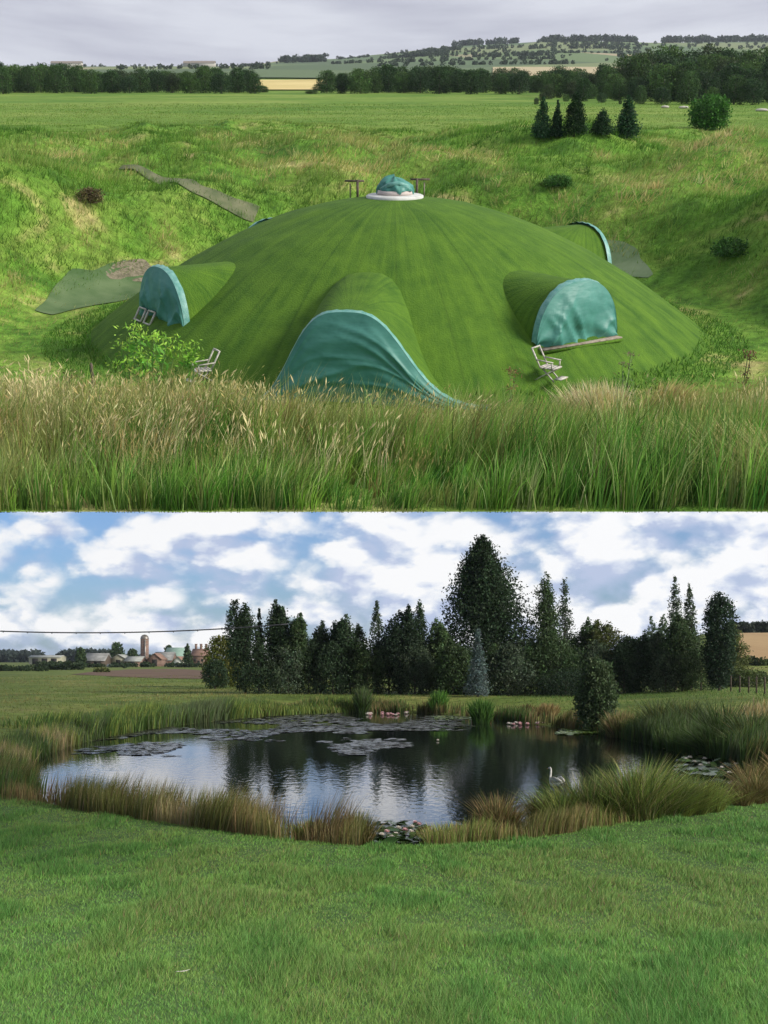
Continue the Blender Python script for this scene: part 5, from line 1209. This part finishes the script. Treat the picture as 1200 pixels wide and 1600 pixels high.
for k, (px, py, w_) in enumerate(((571, 1306, 0), (575, 1313, 0), (580, 1301, 1), (576, 1319, 1), (623, 1303, 1), (633, 1306, 0), (643, 1309, 1), (649, 1294, 0), (655, 1297, 0), (612, 1318, 1), (619, 1313, 1), (644, 1301, 1), (605, 1309, 0), (597, 1314, 1))):
    flower(px, py, .078, 'pale pink water lily in the near bed at the lawn edge' if w_ else 'deep pink water lily in the near bed at the lawn edge', 'water lilies in the near bed', bool(w_), k, .10)
lily_bed('bed of green lily pads on the right behind the grass mound', 1108, 1198, 52, 17, 170, 722, (.13, .24), (.075, .13, .045))
for k, (px, py) in enumerate(((1072, 1192), (1085, 1196), (1078, 1189), (1101, 1191), (1108, 1199), (1150, 1200), (1128, 1206), (1095, 1202), (1140, 1214))):
    flower(px, py, .10, 'creamy white water lily in the right bed behind the mound', 'water lilies in the right bed', True, k, .10)
for k in range(16):
    g = random.Random(800+k); flower(g.uniform(572, 642), g.uniform(1114.5, 1119), .16, 'far pink water lily below the grey green reed column', 'far pink lilies on the left', k % 3 == 0, k)
for k in range(18):
    g = random.Random(850+k); flower(g.uniform(786, 852), g.uniform(1128.5, 1134), .15, 'far pink water lily near the bank right of the bright reeds', 'far pink lilies on the right', k % 2 == 0, k)
flower(684, 1158, .09, 'single pale water lily alone in the dark reflection', None, True, 1)
# ---------------------------------------------------------------- swan
d = HC*F/(1229-HZ); M_SWAN = plain('white_feathers', (.45, .44, .40), (.66, .65, .62), 9, .7, .3, .02)
t = thing('swan', 'white swan on the pond, tail towards the viewer and head turned left', 'swan', LM((lx(869, d), d, 0), math.radians(118), .66))
b = MB()   # tail at -x, head at +x
path = [(-.52, 0, .16), (-.44, 0, .15), (-.28, 0, .12), (-.05, 0, .10), (.16, 0, .11), (.30, 0, .16), (.38, 0, .26), (.40, 0, .38), (.37, 0, .50), (.355, 0, .60), (.37, 0, .68), (.42, 0, .725), (.48, 0, .715), (.53, 0, .695)]
rad = [(.02, .01), (.09, .05), (.17, .12), (.21, .16), (.18, .16), (.11, .12), (.065, .07), (.046, .048), (.040, .042), (.036, .038), (.038, .040), (.044, .046), (.038, .036), (.018, .018)]
b.tube(path, rad, 14)
bo = obj('body', b.mesh('body', True), M_SWAN, t)
bl = MB().tube([(.52, 0, .70), (.57, 0, .685), (.62, 0, .67)], [(.02, .018), (.017, .011), (.010, .005)], 8)
obj('bill', bl.mesh('bill', True), plain('orange_bill', (.55, .20, .04), (.62, .26, .06), 20, .5), t)
obj('face_mask', MB().tube([(.50, 0, .718), (.528, 0, .715), (.545, 0, .708)], [.027, .026, .012], 8).mesh('face_mask', True), plain('black_skin', (.012, .012, .012), (.02, .02, .02), 20, .5), t)
for sy in (-1, 1):
    w = MB().tube([(.20, sy*.13, .20), (.08, sy*.19, .27), (-.12, sy*.19, .30), (-.32, sy*.13, .28), (-.50, sy*.05, .24)], [(.03, .03), (.055, .12), (.05, .13), (.04, .09), (.012, .02)], 10)
    obj('wing', w.mesh('wing', True), M_SWAN, t)
obj('tail', MB().tube([(-.42, 0, .16), (-.56, 0, .17), (-.64, 0, .15)], [(.10, .03), (.07, .02), (.02, .008)], 8).mesh('tail', True), plain('dark_tail', (.03, .03, .03), (.08, .08, .075), 10, .7), t)
# ---------------------------------------------------------------- lawn in front
n = 330000
y = np.exp(RNG.uniform(math.log(7.2), math.log(33), n)); x = RNG.uniform(-1, 1, n)*(.335*y+.4)
sd = pond_sd(x, y); k = (sd > .25) & (y < 21.5+np.abs(x)*1.25+2.5); x, y, sd = x[k], y[k], sd[k]; n = len(x)
z = zl(x, y, sd)
c1 = fbm(x*2.1, y*.75, 91, 3); c2 = fbm(x*.5, y*.22, 93, 3); c3 = fbm(x*5, y*2.2, 95, 2)
h = (.03+.075*sstep(.3, .75, c1)*RNG.uniform(.5, 1.5, n))*(.7+.6*c3)*np.interp(sd, [0, .5, 1.2], [1.6, 1.2, 1])
LG = np.array((.165, .325, .072)); LB = np.array((.095, .225, .050)); LY = np.array((.26, .32, .085)); LS = np.array((.24, .22, .10))
c = jit(LG, n, .2); m_ = sstep(.50, .62, c1)[:, None]; c = c*(1-m_*.85)+jit(LB, n, .18)*m_*.85
m_ = (sstep(.46, .66, c2)*(RNG.uniform(0, 1, n) < .8))[:, None]; c = c*(1-m_*.4)+jit(LY, n, .18)*m_*.4
m_ = ((RNG.uniform(0, 1, n) < .05+.10*sstep(.55, .7, c2)))[:, None]; c = np.where(m_, jit(LS, n, .2), c)
lean = np.stack([.35*(c2-.5)+.1, 0*c2], 1)*h[:, None]+RNG.normal(0, .45, (n, 2))*h[:, None]
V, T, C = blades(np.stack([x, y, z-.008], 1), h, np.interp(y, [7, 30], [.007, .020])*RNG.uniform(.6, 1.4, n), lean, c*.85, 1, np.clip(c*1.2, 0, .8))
tag(obj('lawn_grass', mesh_np('lawn_grass', V, T, C), M_GRASS), 'rough mown lawn across the whole foreground of the pond', 'grass', kind='stuff')
# meadow grass beyond the pond
n = 60000
y = np.exp(RNG.uniform(math.log(32), math.log(190), n)); x = RNG.uniform(-1, 1, n)*(.335*y+1)
sd = pond_sd(x, y); k = (sd > .6); x, y, sd = x[k], y[k], sd[k]; n = len(x); z = zl(x, y, sd); c1 = fbm(x*.25, y*.12, 97, 3)
c = jit((.13, .18, .04), n, .2); m_ = sstep(.45, .65, c1)[:, None]; c = c*(1-m_)+jit((.24, .23, .08), n, .18)*m_
c = np.where(((x > 0) & (y > 70))[:, None], jit((.10, .18, .04), n, .15), c)
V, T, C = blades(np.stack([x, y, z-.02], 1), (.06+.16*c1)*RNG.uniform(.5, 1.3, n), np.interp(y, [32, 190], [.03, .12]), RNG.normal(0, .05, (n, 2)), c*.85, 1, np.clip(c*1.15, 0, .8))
tag(obj('meadow_grass', mesh_np('meadow_grass', V, T, C), M_GRASS), 'yellowish meadow grass beyond the pond', 'grass', kind='stuff')
# feather on the lawn
y0_ = 12.4
for _ in range(8):
    p = LW(287, y0_); y0_ = (HC-p.z-.08)*F/(1520-HZ)
p = LW(287, y0_, .09)
t = thing('feather', 'small white feather lying on the lawn', 'feather', LM(p, .6, .55))
obj('vane', MB().grid(np.array([[(u*.09, (v-.5)*.035*math.sin(PI*min(.98, max(.05, (u+1)/2))), .012*u*u+.01*abs(v-.5)) for v in np.linspace(0, 1, 5)] for u in np.linspace(-1, 1, 11)])).mesh('vane', True), M_PETALW, t)
obj('quill', MB().tube([(-.12, 0, .012), (0, 0, .004), (.09, 0, .014)], [.003, .002, .001], 5).mesh('quill'), M_PALE, t)

# ---------------------------------------------------------------- air
hz_m = bpy.data.materials.new('haze'); hz_m.use_nodes = True; nt_ = hz_m.node_tree; nt_.nodes.clear()
vo = nt_.nodes.new('ShaderNodeOutputMaterial'); pv_ = nt_.nodes.new('ShaderNodeVolumePrincipled')
pv_.inputs['Color'].default_value = (.80, .87, 1.0, 1); pv_.inputs['Density'].default_value = .00008; pv_.inputs['Anisotropy'].default_value = .2
nt_.links.new(pv_.outputs[0], vo.inputs['Volume'])
tag(obj('haze', MB().box((0, 1290, 598), (3800, 2720, 1204)).mesh('haze'), hz_m), kind='stuff')
